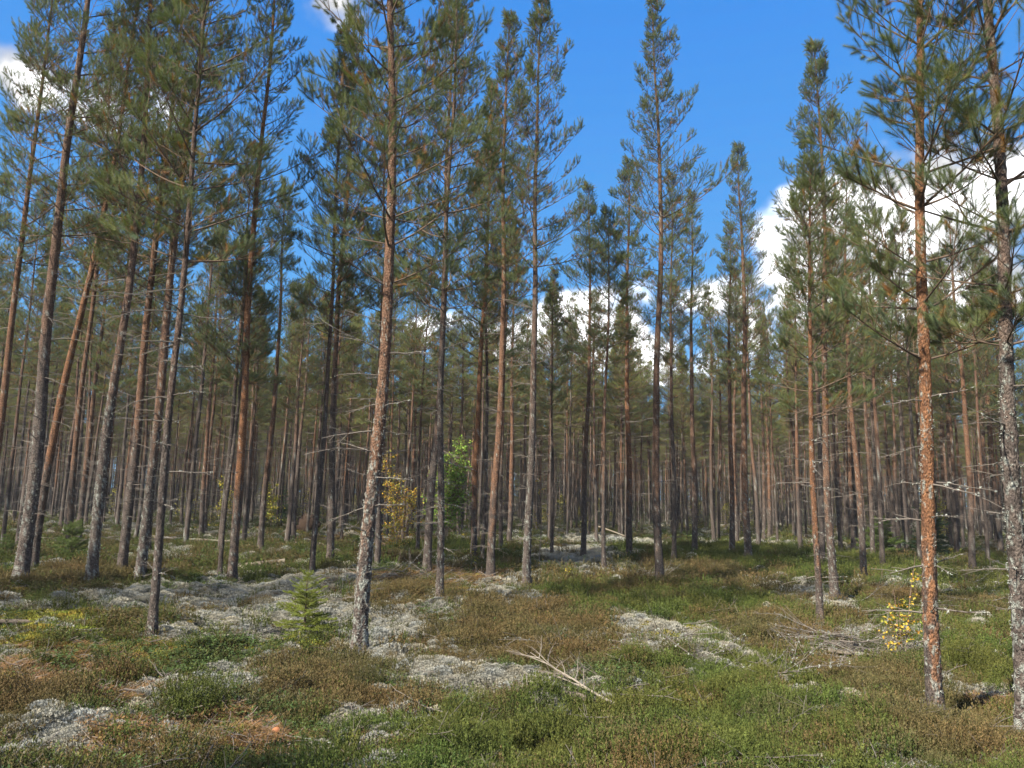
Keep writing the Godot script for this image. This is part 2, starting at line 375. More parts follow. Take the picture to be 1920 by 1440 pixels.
func live_branch(l: float, lod: int) -> Array:   # grows along +X
	var w := Geo.new()
	var g := Geo.new()
	var steps := maxi(5, int(l / 0.16))
	var pts := curve(Vector3.ZERO, Vector3.RIGHT, l, 0.035, steps, 0.10)
	var brown := lin(0.088, 0.068, 0.055)
	var tan := lin(0.15, 0.10, 0.062)
	var thick := 1.0 if lod > 0 else 1.3
	w.tube(pts, taper(pts.size(), (0.005 + 0.0068 * l) * thick, 0.003 * thick), 5 if lod > 1 else 3, brown, tan)
	for i in range(maxi(1, int(steps * 0.26)), steps + 1):
		var s := float(i) / steps
		var d := (pts[i] - pts[i - 1]).normalized()
		var across := d.cross(Vector3.UP).normalized()
		var inner := clampf(1.1 - s * 1.5, 0.0, 1.0)
		if i == steps:
			tuft(g, pts[i] - d * 0.1, d, 0.22, lod, needle_colour(0.0))
		elif s > 0.75:
			tuft(g, pts[i], d, 0.13, lod, needle_colour(0.0))
		for k in (3 if s > 0.55 else 2):
			var turn: float = [-1.0, 1.0, 0.0][k]
			var sd := (d * rnd(0.55, 0.95) + across * turn * rnd(0.55, 0.9) + Vector3(0, rnd(0.05, 0.5) + (0.35 if k == 2 else 0.0), 0)).normalized()
			var sl := clampf((1.0 - s) * l * 0.62, 0.0, 0.62) * rnd(0.55, 1.1) + rnd(0.10, 0.17)
			if rng.randf() < 0.12:
				continue
			var n := maxi(2, int(sl / 0.13))
			var sp := curve(pts[i], sd, sl, 0.09, n, 0.09)
			w.tube(sp, taper(sp.size(), (0.003 + 0.004 * sl) * thick, 0.002 * thick), 3, brown, tan)
			var bare := rng.randf() < inner * 0.55
			var e := sp[n]
			var ed := (sp[n] - sp[n - 1]).normalized()
			if not bare:
				tuft(g, e - ed * 0.09, ed, 0.16, lod, needle_colour(inner))
				for j in range(1, n):
					if rng.randf() < 0.9:
						for side in [-1.0, 1.0]:
							if rng.randf() < 0.8:
								var td: Vector3 = ((sp[j] - sp[j - 1]).normalized() * 0.8 + ed.cross(Vector3.UP).normalized() * side * rnd(0.4, 0.9) + Vector3(0, rnd(0.1, 0.6), 0)).normalized()
								var tl := rnd(0.07, 0.17)
								var te: Vector3 = sp[j] + td * tl
								w.tube(PackedVector3Array([sp[j], te]), PackedFloat32Array([0.0024 * thick, 0.0018 * thick]), 3, tan, tan)
								tuft(g, te - td * 0.05, td, 0.12, lod, needle_colour(inner))
	return [w, g]

func dead_branch(l: float, lod: int) -> Geo:   # grows along +X, droops, bare and lichened
	var w := Geo.new()
	var steps := maxi(4, int(l / 0.13))
	var pts := curve(Vector3.ZERO, Vector3.RIGHT, l, -0.035, steps, 0.22)
	var t := rng.randf()
	var grey := lin(lerpf(0.085, 0.15, t), lerpf(0.075, 0.135, t), lerpf(0.068, 0.12, t))
	var pale := lin(0.15, 0.135, 0.12)
	var thick := 1.0 if lod > 0 else 1.25
	w.tube(pts, taper(pts.size(), (0.0042 + 0.0065 * l) * thick, 0.0022 * thick), 4 if lod > 1 else 3, grey, pale)
	for i in range(1, steps):
		var d := (pts[i] - pts[i - 1]).normalized()
		for k in 2:
			if rng.randf() < 0.6:
				var sd := (d * rnd(0.5, 0.9) + d.cross(Vector3.UP).normalized() * rnd(0.4, 0.9) * (1.0 if k else -1.0) + Vector3(0, rnd(-0.35, 0.35), 0)).normalized()
				var sl := rnd(0.08, 0.5) * (0.35 + l * 0.55)
				var n := maxi(2, int(sl / 0.1))
				var sp := curve(pts[i], sd, sl, -0.02, n, 0.14)
				w.tube(sp, taper(sp.size(), (0.0025 + 0.004 * sl) * thick, 0.0016 * thick), 3, grey, pale)
				if sl > 0.2:
					for j in range(1, n):
						if rng.randf() < 0.7:
							var e := sp[j] + (sd + Vector3(rnd(-0.9, 0.9), rnd(-0.5, 0.5), rnd(-0.9, 0.9))).normalized() * rnd(0.05, 0.16)
							w.tube(PackedVector3Array([sp[j], e]), PackedFloat32Array([0.002 * thick, 0.0013 * thick]), 3, grey, pale)
	if lod > 1:   # crusty lichen tufts sit on the bark of old twigs
		for i in int(l * 26):
			var q := pts[rng.randi_range(0, steps)] + Vector3(rnd(-0.03, 0.03), rnd(-0.012, 0.012), rnd(-0.02, 0.02))
			for k in 5:
				var o := Vector3(rnd(-1, 1), rnd(-1, 1), rnd(-1, 1)).normalized()
				g_leaflet(w, q, o, rnd(0.008, 0.018))
	return w

func g_leaflet(g: Geo, q: Vector3, o: Vector3, l: float) -> void:
	var side := o.cross(Vector3(0.3, 0.8, 0.5)).normalized() * l * 0.35
	var k := rnd(0.75, 1.1)
	g.tri(q - side, q + side, q + o * l, lin(0.27 * k, 0.295 * k, 0.27 * k))

const LIVE_SIZES := [0.35, 0.6, 0.95, 1.35]
const DEAD_SIZES := [0.22, 0.5, 0.95]
var live_lib := []   # [lod][size][variant] -> [wood, needles, wood mesh, needle mesh]
var dead_lib := []

func library() -> void:
	for lod in 3:
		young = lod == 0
		var by_size := []
		for s in LIVE_SIZES:
			var row := []
			for k in 4:
				var b := live_branch(s, lod)
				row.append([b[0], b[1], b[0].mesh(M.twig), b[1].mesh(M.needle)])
			by_size.append(row)
		live_lib.append(by_size)
		var dead := []
		for s in DEAD_SIZES:
			var row := []
			for k in 4:
				var b := dead_branch(s, lod)
				row.append([b, b.mesh(M.twig)])
			dead.append(row)
		dead_lib.append(dead)

func plan(h: float, r: float, base: float, reach: float, s: float) -> Array:   # [live, size, variant, transform] of every branch
	var out := []
	var bias := rnd(0, TAU)
	var y := rnd(0.7, 1.1)
	while y < h - 0.12:
		var t := (y / h - base) / (1.0 - base)
		var live := t > 0.0
		var n := (rng.randi_range(3, 5) if t < 0.6 else rng.randi_range(3, 4)) if live else rng.randi_range(3, 5)
		var a0 := rnd(0, TAU)
		for k in n:
			var a := a0 + TAU * k / n + rnd(-0.4, 0.4)
			var l: float
			var up: float
			var yy := y + rnd(-0.05, 0.05)
			if live:
				l = reach * pow(1.0 - t, 0.8) * (0.62 + 0.38 * smoothstep(0.0, 0.3, t)) * rnd(0.45, 1.3) * (1.0 + 0.22 * cos(a - bias)) + 0.14
				up = lerpf(0.18, 0.95, pow(t, 0.9)) + rnd(-0.18, 0.2)
			else:
				var near := clampf(1.0 + t * (base / (1.0 - base)) * -0.0 + (y / h - base) * 2.2, 0.0, 1.0)
				l = reach * rnd(0.12, 0.72) * (0.22 + 0.78 * near)
				up = rnd(-0.25, 0.35)
				if rng.randf() < 0.3:
					l = rnd(0.06, 0.16)
			var sizes: Array = LIVE_SIZES if live else DEAD_SIZES
			var best := 0
			for i in sizes.size():
				if absf(log(sizes[i] / l)) < absf(log(sizes[best] / l)):
					best = i
			var sc: float = l / sizes[best]
			var b := Basis(Vector3.UP, a) * Basis(Vector3(0, 0, 1), up) * Basis(Vector3.RIGHT, rnd(-0.3, 0.3))
			var at := sway(yy, s) + Vector3(0, yy, 0) + Vector3(cos(a), 0, -sin(a)) * girth(yy, h, r) * 0.75
			out.append([live, best, rng.randi_range(0, 3), Transform3D(b.scaled(Vector3(sc, sc, sc)), at)])
		y += (rnd(0.38, 0.60) if live else rnd(0.30, 0.46)) * lerpf(1.0, 0.62, clampf(t, 0.0, 1.0))
	# the leader
	out.append([true, 0, 0, Transform3D(Basis(Vector3(0, 0, 1), PI / 2), sway(h - 0.3, s) + Vector3(0, h - 0.3, 0))])
	return out

func merged_crown(h: float, r: float, base: float, reach: float, s: float, lod: int) -> Array:   # [limbs, needles]
	var limbs := Geo.new()
	var green := Geo.new()
	for b in plan(h, r, base, reach, s):
		if b[0]:
			limbs.add(live_lib[lod][b[1]][b[2]][0], b[3])
			green.add(live_lib[lod][b[1]][b[2]][1], b[3])
		else:
			limbs.add(dead_lib[lod][b[1]][b[2]][0], b[3])
	return [limbs, green]

func lean_of(l: float, yaw: float) -> Basis:
	return Basis(Vector3(0, 0, 1), -atan(l)) * Basis(Vector3.UP, yaw)

var protos := []   # [limbs mesh, needle mesh, sway number] for pines 12.5 m high
var far_protos := []

func prototypes() -> void:
	for k in 6:
		var s := 2.0 + k * 1.37
		var c := merged_crown(12.5, 0.1, [0.46, 0.42, 0.5, 0.44, 0.48, 0.40][k], [1.35, 1.5, 1.2, 1.4, 1.25, 1.55][k], s, 1)
		protos.append([c[0].mesh(M.twig), c[1].mesh(M.needle), s])
	for k in 5:
		var s := 1.0 + k * 2.11
		var h := 12.5
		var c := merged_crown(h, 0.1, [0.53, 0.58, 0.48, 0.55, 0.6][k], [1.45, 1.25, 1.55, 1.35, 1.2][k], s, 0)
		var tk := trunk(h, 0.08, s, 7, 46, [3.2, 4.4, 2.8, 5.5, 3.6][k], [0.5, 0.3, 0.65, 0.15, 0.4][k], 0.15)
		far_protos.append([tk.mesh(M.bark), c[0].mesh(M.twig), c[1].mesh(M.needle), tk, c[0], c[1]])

func stand_pines() -> void:
	for i in PINES.size():
		var d: Array = PINES[i]
		var h: float = d[3]
		var r: float = d[4]
		var level: int = d[9]
		rng.seed = 1000 + i * 17
		var t := thing("pine_tree", d[10], "pine tree", on(d[0], d[1]) - Vector3(0, 0.02, 0), "pines of the open foreground")
		t.basis = lean_of(d[2], 0.0)
		if level > 0:
			var s := rnd(0, 6.0)
			var tk := trunk(h, r, s, 40 if level == 2 else 18, 420 if level == 2 else 210, d[5], d[6], d[8])
			part("trunk", tk.mesh(M.bark), t)
			var lod := 2 if level == 2 else 1
			for b in plan(h, r, d[7], clampf(h, 8.0, 13.0) * 0.115 + 0.12, s):
				if b[0]:
					var lib: Array = live_lib[lod][b[1]][b[2]]
					var o := part("branch", lib[2], t, b[3])
					part("needles", lib[3], o)
				else:
					part("dead_branch", dead_lib[lod][b[1]][b[2]][1], t, b[3])
			if d[8] >= 0.4:
				var g := Geo.new()
				crust(g, h, r, s, d[8])
				part("lichen", g.mesh(M.cover), t, Transform3D.IDENTITY, "stuff")
		else:
			var p: Array = protos[rng.randi_range(0, protos.size() - 1)]
			var k := h / 12.5
			part("trunk", trunk(h, r, p[2], 14, 150, d[5], d[6], d[8]).mesh(M.bark), t)
			var size := Basis.IDENTITY.scaled(Vector3(lerpf(k, 1.0, 0.5), k, lerpf(k, 1.0, 0.5)))
			var o := part("crown", p[1], t, Transform3D(size, Vector3.ZERO))
			part("limbs", p[0], o)

func crust(g: Geo, h: float, r: float, s: float, amount: float) -> void:   # leafy grey lichen on the bark
	for i in int(1300 * amount):
		var y := pow(rng.randf(), 1.3) * 3.4
		var a := rnd(0, TAU)
		var p := Vector3(cos(a), 0, sin(a)) * girth(y, h, r)
		if blotch.get_noise_3dv(Vector3(p.x * 9.0, y * 3.5, p.z * 9.0) + Vector3(s, s, s)) < 0.02:
			continue
		var q := sway(y, s) + Vector3(0, y, 0) + p * (1.02 + 0.3 * exp(-y / 0.16))
		for k in 6:
			var o := (p.normalized() * rnd(0.3, 1.0) + Vector3(rnd(-1, 1), rnd(-1, 1), rnd(-1, 1)) * 0.7).normalized()
			g_leaflet(g, q + Vector3(rnd(-0.008, 0.008), rnd(-0.012, 0.012), rnd(-0.008, 0.008)), o, rnd(0.007, 0.016))

# ---------- the stand behind ----------
func free_spot(x: float, z: float, gap: float, used: Array) -> bool:
	for p in used:
		if absf(p.x - x) < gap and absf(p.y - z) < gap and Vector2(x, z).distance_to(p) < gap:
			return false
	return true

func background_pines() -> void:
	rng.seed = 555
	var used := []
	for d in PINES:
		used.append(Vector2(d[0], d[1]))
	var looks := [["brown", 2.4], ["grey-brown", 3.4], ["orange", 2.0], ["grey", 4.5], ["reddish", 2.8]]
	var made := 0
	var rows := []
	var tries := 0
	while made < 235 and tries < 40000:
		tries += 1
		var dist := sqrt(lerpf(21.0 * 21.0, 56.0 * 56.0, rng.randf()))
		var az := rnd(-0.63, 0.66)
		var x := dist * tan(az)
		var z := -dist
		if dist < 36.0 and absf(x) < 7.0 + (dist - 20.0) * 0.25 and x > -6.0:
			continue
		if dist < 31.0 and rng.randf() < 0.45:
			continue
		if not free_spot(x, z, 1.7 if dist < 36.0 else 1.35, used):
			continue
		used.append(Vector2(x, z))
		made += 1
		var k := rng.randi_range(0, 4)
		var h := rnd(10.5, 14.0)
		var t := thing("background_pine", "slim pine", "pine tree", on(x, z) - Vector3(0, 0.03, 0), "slim pines of the stand behind")
		rows.append([x / -z, t, looks[k][0], "in front" if dist < 34.0 else ("midway back" if dist < 46.0 else "far back")])
		t.basis = lean_of(rnd(-0.02, 0.02), rnd(0, TAU)).scaled(Vector3.ONE)
		var sc := h / 12.5
		var fp: Array = far_protos[k]
		var rr := rnd(0.75, 1.25)
		part("trunk", fp[0], t, Transform3D(Basis.IDENTITY.scaled(Vector3(rr, sc, rr)), Vector3.ZERO))
		if dist < 32.0:
			var p: Array = protos[rng.randi_range(0, 5)]
			var o := part("crown", p[1], t, Transform3D(Basis.IDENTITY.scaled(Vector3(sc, sc, sc)), Vector3.ZERO))
			part("limbs", p[0], o)
		else:
			var o := part("crown", fp[2], t, Transform3D(Basis.IDENTITY.scaled(Vector3(sc, sc, sc)), Vector3.ZERO))
			part("limbs", fp[1], o)
	name_rows(rows)
	# the rest of the wood, too far or too dense to count, and the wood round the clearing outside the view
	var places := [[], [], [], [], []]
	var near_used := used.slice(0, 260)
	tries = 0
	var n := 0
	while n < 3300 and tries < 120000:
		tries += 1
		var x: float
		var z: float
		if n < 2900:
			var dist := sqrt(lerpf(44.0 * 44.0, 135.0 * 135.0, rng.randf())) if n < 2100 else rnd(120.0, 260.0)
			var az := rnd(-0.75, 0.78)
			x = dist * tan(az)
			z = -dist
			if dist < 57.0 and absf(az) < 0.66 and rng.randf() < 0.75:
				continue
		else:
			x = rnd(-60, 60)
			z = rnd(-55, 45)
			if z < -3.0 and absf(x) < -z * 0.82 + 3.0:
				continue
			if Vector2(x, z).length() < 11.0 or (x > -24.0 and z > -8.0 and x < 14.0 and z < 24.0 and rng.randf() < 0.8):
				continue
		if not free_spot(x, z, 1.5, near_used):
			continue
		n += 1
		var sc := rnd(10.5, 14.5) / 12.5
		places[rng.randi_range(0, 4)].append(Transform3D(lean_of(rnd(-0.02, 0.02), rnd(0, TAU)).scaled(Vector3(sc, sc, sc)), on(x, z) - Vector3(0, 0.03, 0)))
	for k in 5:
		var m := ArrayMesh.new()
		far_protos[k][3].put(m, M.bark)
		far_protos[k][4].put(m, M.twig)
		far_protos[k][5].put(m, M.needle)
		scatter("far_pine_wood", m, places[k], [], ["dense far pine wood filling the gaps between the background trunks", "pine wood"])

func name_rows(rows: Array) -> void:   # each slim pine is told by its place among those right of a landmark pine
	var marks := []
	for d in PINES:
		marks.append([float(d[0]) / -float(d[1]), d[11]])
	marks.sort_custom(func(a, b): return a[0] < b[0])
	rows.sort_custom(func(a, b): return a[0] < b[0])
	var nth := ["first", "second", "third", "fourth", "fifth", "sixth", "seventh", "eighth", "ninth", "tenth", "eleventh", "twelfth", "thirteenth", "fourteenth", "fifteenth", "sixteenth", "seventeenth", "eighteenth", "nineteenth", "twentieth"]
	var last := -2
	var count := 0
	var beyond := 0
	for r in rows:
		var at := -1
		for i in marks.size():
			if marks[i][0] <= r[0]:
				at = i
		count = count + 1 if at == last else 0
		last = at
		var where: String = "right of the " + str(marks[at][1]) if at >= 0 else "in from the left edge"
		if at == marks.size() - 1:
			where = "past the " + str(marks[at][1])
		r[1].set_meta("label", "%s slim background pine %s, %s bark, %s" % [nth[mini(count, nth.size() - 1)], where, r[2], r[3]])

func far_edge() -> void:   # younger pines with low crowns behind the tall stand
	rng.seed = 909
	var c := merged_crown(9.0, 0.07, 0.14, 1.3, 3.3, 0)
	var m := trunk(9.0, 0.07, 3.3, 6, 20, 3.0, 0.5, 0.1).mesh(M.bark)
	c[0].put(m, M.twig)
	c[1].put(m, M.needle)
	var places := []
	for i in 950:
		var dist := rnd(85.0, 240.0)
		var x := dist * tan(rnd(-0.74, 0.76))
		var sc := rnd(0.7, 1.3)
		places.append(Transform3D(Basis(Vector3.UP, rnd(0, TAU)).scaled(Vector3(sc, sc, sc)), on(x, -dist)))
	scatter("far_young_pines", m, places, [], ["green young pine thicket far behind the tall trunks", "pine thicket"])

func undergrowth() -> void:   # pale saplings that fill the foot of the far stand
	rng.seed = 808
	for kind in 2:
		var g := Geo.new()
		var w := Geo.new()
		if kind == 0:
			for i in 420:
				var y := rnd(0.15, 1.9)
				var r := (1.0 - y / 2.1) * 0.75 * sqrt(rng.randf())
				var a := rnd(0, TAU)
				var o := Vector3(cos(a), rnd(-0.2, 0.3), sin(a)).normalized()
				var k := rnd(0.7, 1.25)
				g.leaf(Vector3(cos(a) * r, y, sin(a) * r), o, o.cross(Vector3.UP).normalized(), 0.17, 0.06, lin(0.075 * k, 0.115 * k, 0.04 * k))
		else:
			for i in 460:
				var y := rnd(0.3, 2.4)
				var r := 0.65 * sqrt(rng.randf()) * sin(PI * (y + 0.3) / 2.9)
				var a := rnd(0, TAU)
				var o := Vector3(rnd(-1, 1), rnd(-1, 0.4), rnd(-1, 1)).normalized()
				var k := rnd(0.7, 1.25)
				g.leaf(Vector3(cos(a) * r, y, sin(a) * r), o, o.cross(Vector3(0.2, 1, 0.1)).normalized(), 0.11, 0.09, lin(0.20 * k, 0.19 * k, 0.04 * k))
		w.tube(curve(Vector3(0, -0.1, 0), Vector3.UP, 2.0, 0.0, 4, 0.04), taper(5, 0.022, 0.006), 4, lin(0.13, 0.10, 0.08), lin(0.13, 0.10, 0.08))
		var m := g.mesh(M.leaf)
		w.put(m, M.twig)
		var places := []
		for i in (260 if kind == 0 else 150):
			var dist := rnd(46.0, 120.0)
			var x := dist * tan(rnd(-0.7, 0.72))
			if soft.get_noise_2d(x * 0.05 + kind * 40.0, dist * 0.05) < -0.05:
				continue
			var sc := rnd(0.4, 1.25)
			places.append(Transform3D(Basis(Vector3.UP, rnd(0, TAU)).scaled(Vector3(sc, sc, sc)), on(x, -dist)))
		scatter("far_undergrowth", m, places, [], [["green spruce undergrowth at the foot of the far stand", "yellowing birch undergrowth at the foot of the far stand"][kind], "undergrowth"])

func scatter(called: String, m: Mesh, places: Array, tints: Array, say: Array) -> void:
	var mm := MultiMesh.new()
	mm.transform_format = MultiMesh.TRANSFORM_3D
	mm.use_colors = not tints.is_empty()
	mm.mesh = m
	mm.instance_count = places.size()
	for i in places.size():
		mm.set_instance_transform(i, places[i])
		if mm.use_colors:
			mm.set_instance_color(i, tints[i])
	var o := MultiMeshInstance3D.new()
	o.multimesh = mm
	o.name = numbered(called)
	add_child(o, true)
	o.set_meta("kind", "stuff")
	o.set_meta("label", say[0])
	o.set_meta("category", say[1])

# ---------- ground ----------
func weights(x: float, z: float) -> PackedFloat32Array:
	var w := PackedFloat32Array([0, 0, 0, 0, 0, 0])
	var edge := 0.5 * soft.get_noise_2d(x * 1.3 + 40.0, z * 1.3) + 0.45 * soft.get_noise_2d(x * 4.5, z * 4.5 + 9.0) - 0.08
	for p in PATCHES:
		var dx: float = (x - p[1]) / p[3]
		var dz: float = (z - p[2]) / p[4]
		if absf(dx) > 1.6 or absf(dz) > 1.6:
			continue
		var v := smoothstep(1.5, 0.6, sqrt(dx * dx + dz * dz) + edge)
		var k: int = p[0]
		w[k] = maxf(w[k], v)
	var open := 1.0 - 0.72 * maxf(maxf(w[0], w[1]), maxf(w[2], maxf(w[3], maxf(w[4], w[5]))))
	var m1 := soft.get_noise_2d(x * 3.1 + 11.0, z * 3.1)
	var m2 := soft.get_noise_2d(x * 3.6, z * 3.6 + 33.0)
	w[0] *= 0.45 + 1.25 * smoothstep(-0.3, 0.15, m1)
	w[1] *= 0.45 + 0.9 * smoothstep(-0.2, 0.2, m2)
	w[2] *= 0.5 + 0.8 * smoothstep(-0.25, 0.2, -m2)
	w[3] *= 0.7 + 0.5 * smoothstep(-0.3, 0.3, m2)
	w[4] *= 0.6 + 0.6 * smoothstep(-0.3, 0.2, -m1)
	w[5] *= 0.5 + 0.8 * smoothstep(-0.2, 0.2, m2)
	var a := soft.get_noise_2d(x * 0.33, z * 0.33 + 60.0)
	var b := soft.get_noise_2d(x * 0.4 + 90.0, z * 0.4)
	var e := soft.get_noise_2d(x * 0.8 - 30.0, z * 0.8)
	w[3] += (0.14 + maxf(0.0, a) * 0.7) * open
	w[4] += (0.12 + maxf(0.0, -a) * 0.7) * open
	w[0] += (0.05 + maxf(0.0, b - 0.05) * 2.0) * open
	w[5] += (0.13 + maxf(0.0, e) * 0.45) * (0.2 + 0.8 * open)
	w[1] += maxf(0.0, -b - 0.1) * 0.9 * open
	w[2] += maxf(0.0, -e - 0.2) * 0.9 * open
	return w

func spread(from: float, to: float, first: float, grow: float, limit: float) -> PackedFloat32Array:
	var out := PackedFloat32Array()
	var x := from
	while x <= to:
		out.append(x)
		x += first
	var step := first
	while x < limit:
		out.append(x)
		step *= grow
		x += step
	out.append(limit)
	return out

func make_ground() -> void:
	var half := spread(0.0, 10.0, 0.13, 1.09, 420.0)
	var xs := PackedFloat32Array()
	for i in range(half.size() - 1, 0, -1):
		xs.append(-half[i])
	xs.append_array(half)
	var zs := PackedFloat32Array()
	var back := spread(0.0, 3.0, 0.4, 1.3, 200.0)
	for i in range(back.size() - 1, 0, -1):
		zs.append(back[i])
	for q in spread(0.0, 20.0, 0.13, 1.06, 420.0):
		zs.append(-q)
	var tone := [Color(0.20, 0.195, 0.165), Color(0.13, 0.12, 0.04), Color(0.12, 0.075, 0.04), Color(0.05, 0.055, 0.022), Color(0.065, 0.05, 0.028), Color(0.065, 0.07, 0.03)]
	var g := Geo.new()
	var pos := PackedVector3Array()
	var col := PackedColorArray()
	var nx := xs.size()
	for z in zs:
		for x in xs:
			pos.append(Vector3(x, ground(x, z) + relief(x, z), z))
			var w := weights(x, z)
			var sum := 0.0
			var c := Color(0, 0, 0)
			for k in 6:
				var q := w[k] * w[k]
				sum += q
				c += tone[k] * q
			c = c / maxf(sum, 0.001)
			col.append(Color(c.r * 2.0, c.g * 2.0, c.b * 2.0))
	var idx := PackedInt32Array()
	for j in zs.size() - 1:
		for i in nx - 1:
			var a := j * nx + i
			idx.append_array([a, a + nx + 1, a + 1, a, a + nx, a + nx + 1])
	var st := SurfaceTool.new()
	st.begin(Mesh.PRIMITIVE_TRIANGLES)
	for i in pos.size():
		st.set_color(col[i])
		st.add_vertex(pos[i])
	for i in idx:
		st.add_index(i)
	st.generate_normals()
	var m := st.commit()
	m.surface_set_material(0, M.soil)
	var o := MeshInstance3D.new()
	o.name = "ground"
	o.mesh = m
	add_child(o)
	o.set_meta("kind", "structure")

func cover_meshes() -> Array:   # [kind] -> variants
	var out := []
	# lichen: pale bushy cushions
	var row := []
	for k in 3:
		var g := Geo.new()
		for i in 230:
			var a := rnd(0, TAU)
			var r := sqrt(rng.randf()) * 0.075
			var h := 0.058 * sqrt(maxf(0.0, 1.0 - r * r / 0.0058)) * rnd(0.75, 1.05)
			var o := Vector3(cos(a) * r * 11.0 + rnd(-0.6, 0.6), rnd(0.3, 1.0), sin(a) * r * 11.0 + rnd(-0.6, 0.6)).normalized()
			var p := Vector3(cos(a) * r, h - 0.016, sin(a) * r)
			var side := o.cross(Vector3(rnd(-1, 1), rnd(-1, 1), rnd(-1, 1))).normalized() * rnd(0.003, 0.006)
			var q := rnd(0.7, 1.1)
			var c := lin(0.315 * q, 0.315 * q, 0.275 * q)
			g.tri(p - side * 0.6, p + side * 0.6, p + o * rnd(0.008, 0.016) + side, c)
			g.tri(p - side * 0.6, p + side * 0.6, p + o * rnd(0.007, 0.014) - side, c)
		row.append(g.mesh(M.cover))
	out.append(row)
	# moss: low feathery cushions
	row = []
	for k in 2:
		var g := Geo.new()
		for i in 110:
			var a := rnd(0, TAU)
			var r := sqrt(rng.randf()) * 0.085
			var o := Vector3(cos(a) * r * 8.0 + rnd(-0.6, 0.6), rnd(0.3, 0.9), sin(a) * r * 8.0 + rnd(-0.6, 0.6)).normalized()
			var p := Vector3(cos(a) * r, 0.022 * (1.0 - r / 0.085) - 0.006, sin(a) * r)
			var side := o.cross(Vector3(rnd(-1, 1), rnd(-1, 1), rnd(-1, 1))).normalized() * rnd(0.003, 0.006)
			var q := rnd(0.7, 1.2)
			g.tri(p - side, p + side, p + o * rnd(0.014, 0.028), lin(0.23 * q, 0.215 * q, 0.04 * q))
		row.append(g.mesh(M.cover))
	out.append(row)
	# litter: fallen needles, dry moss and bits of twig
	row = []
	for k in 3:
		var g := Geo.new()
		for i in 70:
			var a := rnd(0, TAU)
			var p := Vector3(rnd(-0.09, 0.09), rnd(0.0, 0.026), rnd(-0.09, 0.09))
			var o := Vector3(cos(a), rnd(-0.1, 0.4), sin(a))
			var side := o.cross(Vector3.UP).normalized() * 0.0019
			var q := rnd(0.5, 1.3)
			g.tri(p - side, p + side, p + o * rnd(0.03, 0.06), lin(0.21 * q, 0.12 * q, 0.055 * q))
		for i in 60:
			var p := Vector3(rnd(-0.08, 0.08), rnd(-0.004, 0.012), rnd(-0.08, 0.08))
			var o := Vector3(rnd(-1, 1), rnd(0.3, 1.0), rnd(-1, 1)).normalized()
			var side := o.cross(Vector3(rnd(-1, 1), rnd(-1, 1), rnd(-1, 1))).normalized() * rnd(0.003, 0.006)
			var q := rnd(0.6, 1.2)
			g.tri(p - side, p + side, p + o * rnd(0.014, 0.028), lin(0.18 * q, 0.125 * q, 0.05 * q) if k else lin(0.17 * q, 0.15 * q, 0.04 * q))
		if k == 2:
			for i in 3:
				var tw := curve(Vector3(rnd(-0.08, 0.08), 0.015, rnd(-0.08, 0.08)), Vector3(rnd(-1, 1), 0.1, rnd(-1, 1)).normalized(), rnd(0.06, 0.18), 0.0, 3, 0.2)
				g.tube(tw, taper(4, 0.0028, 0.0018), 3, lin(0.16, 0.13, 0.105), lin(0.22, 0.19, 0.16))
		row.append(g.mesh(M.cover))
	out.append(row)
	# heather, green and then brown-tipped
	for brown in 2:
		row = []
		for k in 6:
			var g := Geo.new()
			var bush := k > 3
			for i in (230 if bush else 46):
				var a := rnd(0, TAU)
				var r := sqrt(rng.randf()) * (0.24 if bush else 0.11)
				var p := Vector3(cos(a) * r, -0.01, sin(a) * r)
				var d := Vector3(cos(a) * r * 3.2 + rnd(-0.3, 0.3), 1.0, sin(a) * r * 3.2 + rnd(-0.3, 0.3)).normalized()
				var l := rnd(0.07, 0.155) * (1.15 - r * 3.0)
				if bush:   # a rounded shrub
					l = rnd(0.8, 1.1) * (0.05 + 0.22 * sqrt(maxf(0.0, 1.0 - r * r / 0.06)))
					d = Vector3(cos(a) * r * 1.8 + rnd(-0.25, 0.25), 1.0, sin(a) * r * 1.8 + rnd(-0.25, 0.25)).normalized()
				var pts := curve(p, d, l, 0.05, 4, 0.16)
				var q := rnd(0.75, 1.25)
				var low := lin(0.085 * q, 0.06 * q, 0.04 * q)
				var green := lin(0.050 * q, 0.070 * q, 0.016 * q) if brown == 0 else lin(0.072 * q, 0.068 * q, 0.024 * q)
				var tip := lin(0.076 * q, 0.092 * q, 0.023 * q) if brown == 0 else lin(0.102 * q, 0.080 * q, 0.036 * q)
				for j in 4:
					var across := Vector3(rnd(-1, 1), 0, rnd(-1, 1)).normalized() * 0.0013
					g.tri(pts[j] - across, pts[j] + across, pts[j + 1], low if j < 1 else green)
				for j in 13:
					var f := rnd(0.7, 3.99)
					var at := pts[int(f)].lerp(pts[int(f) + 1], f - int(f))
					var o := Vector3(rnd(-1, 1), rnd(0.3, 1.4), rnd(-1, 1)).normalized()
					var side := o.cross(Vector3(rnd(-1, 1), rnd(-1, 1), rnd(-1, 1))).normalized() * 0.0034
					g.tri(at - side, at + side, at + o * rnd(0.009, 0.017), tip if f > 2.6 else green)
			row.append(g.mesh(M.cover))
		out.append(row)
	# lingonberry
	row = []
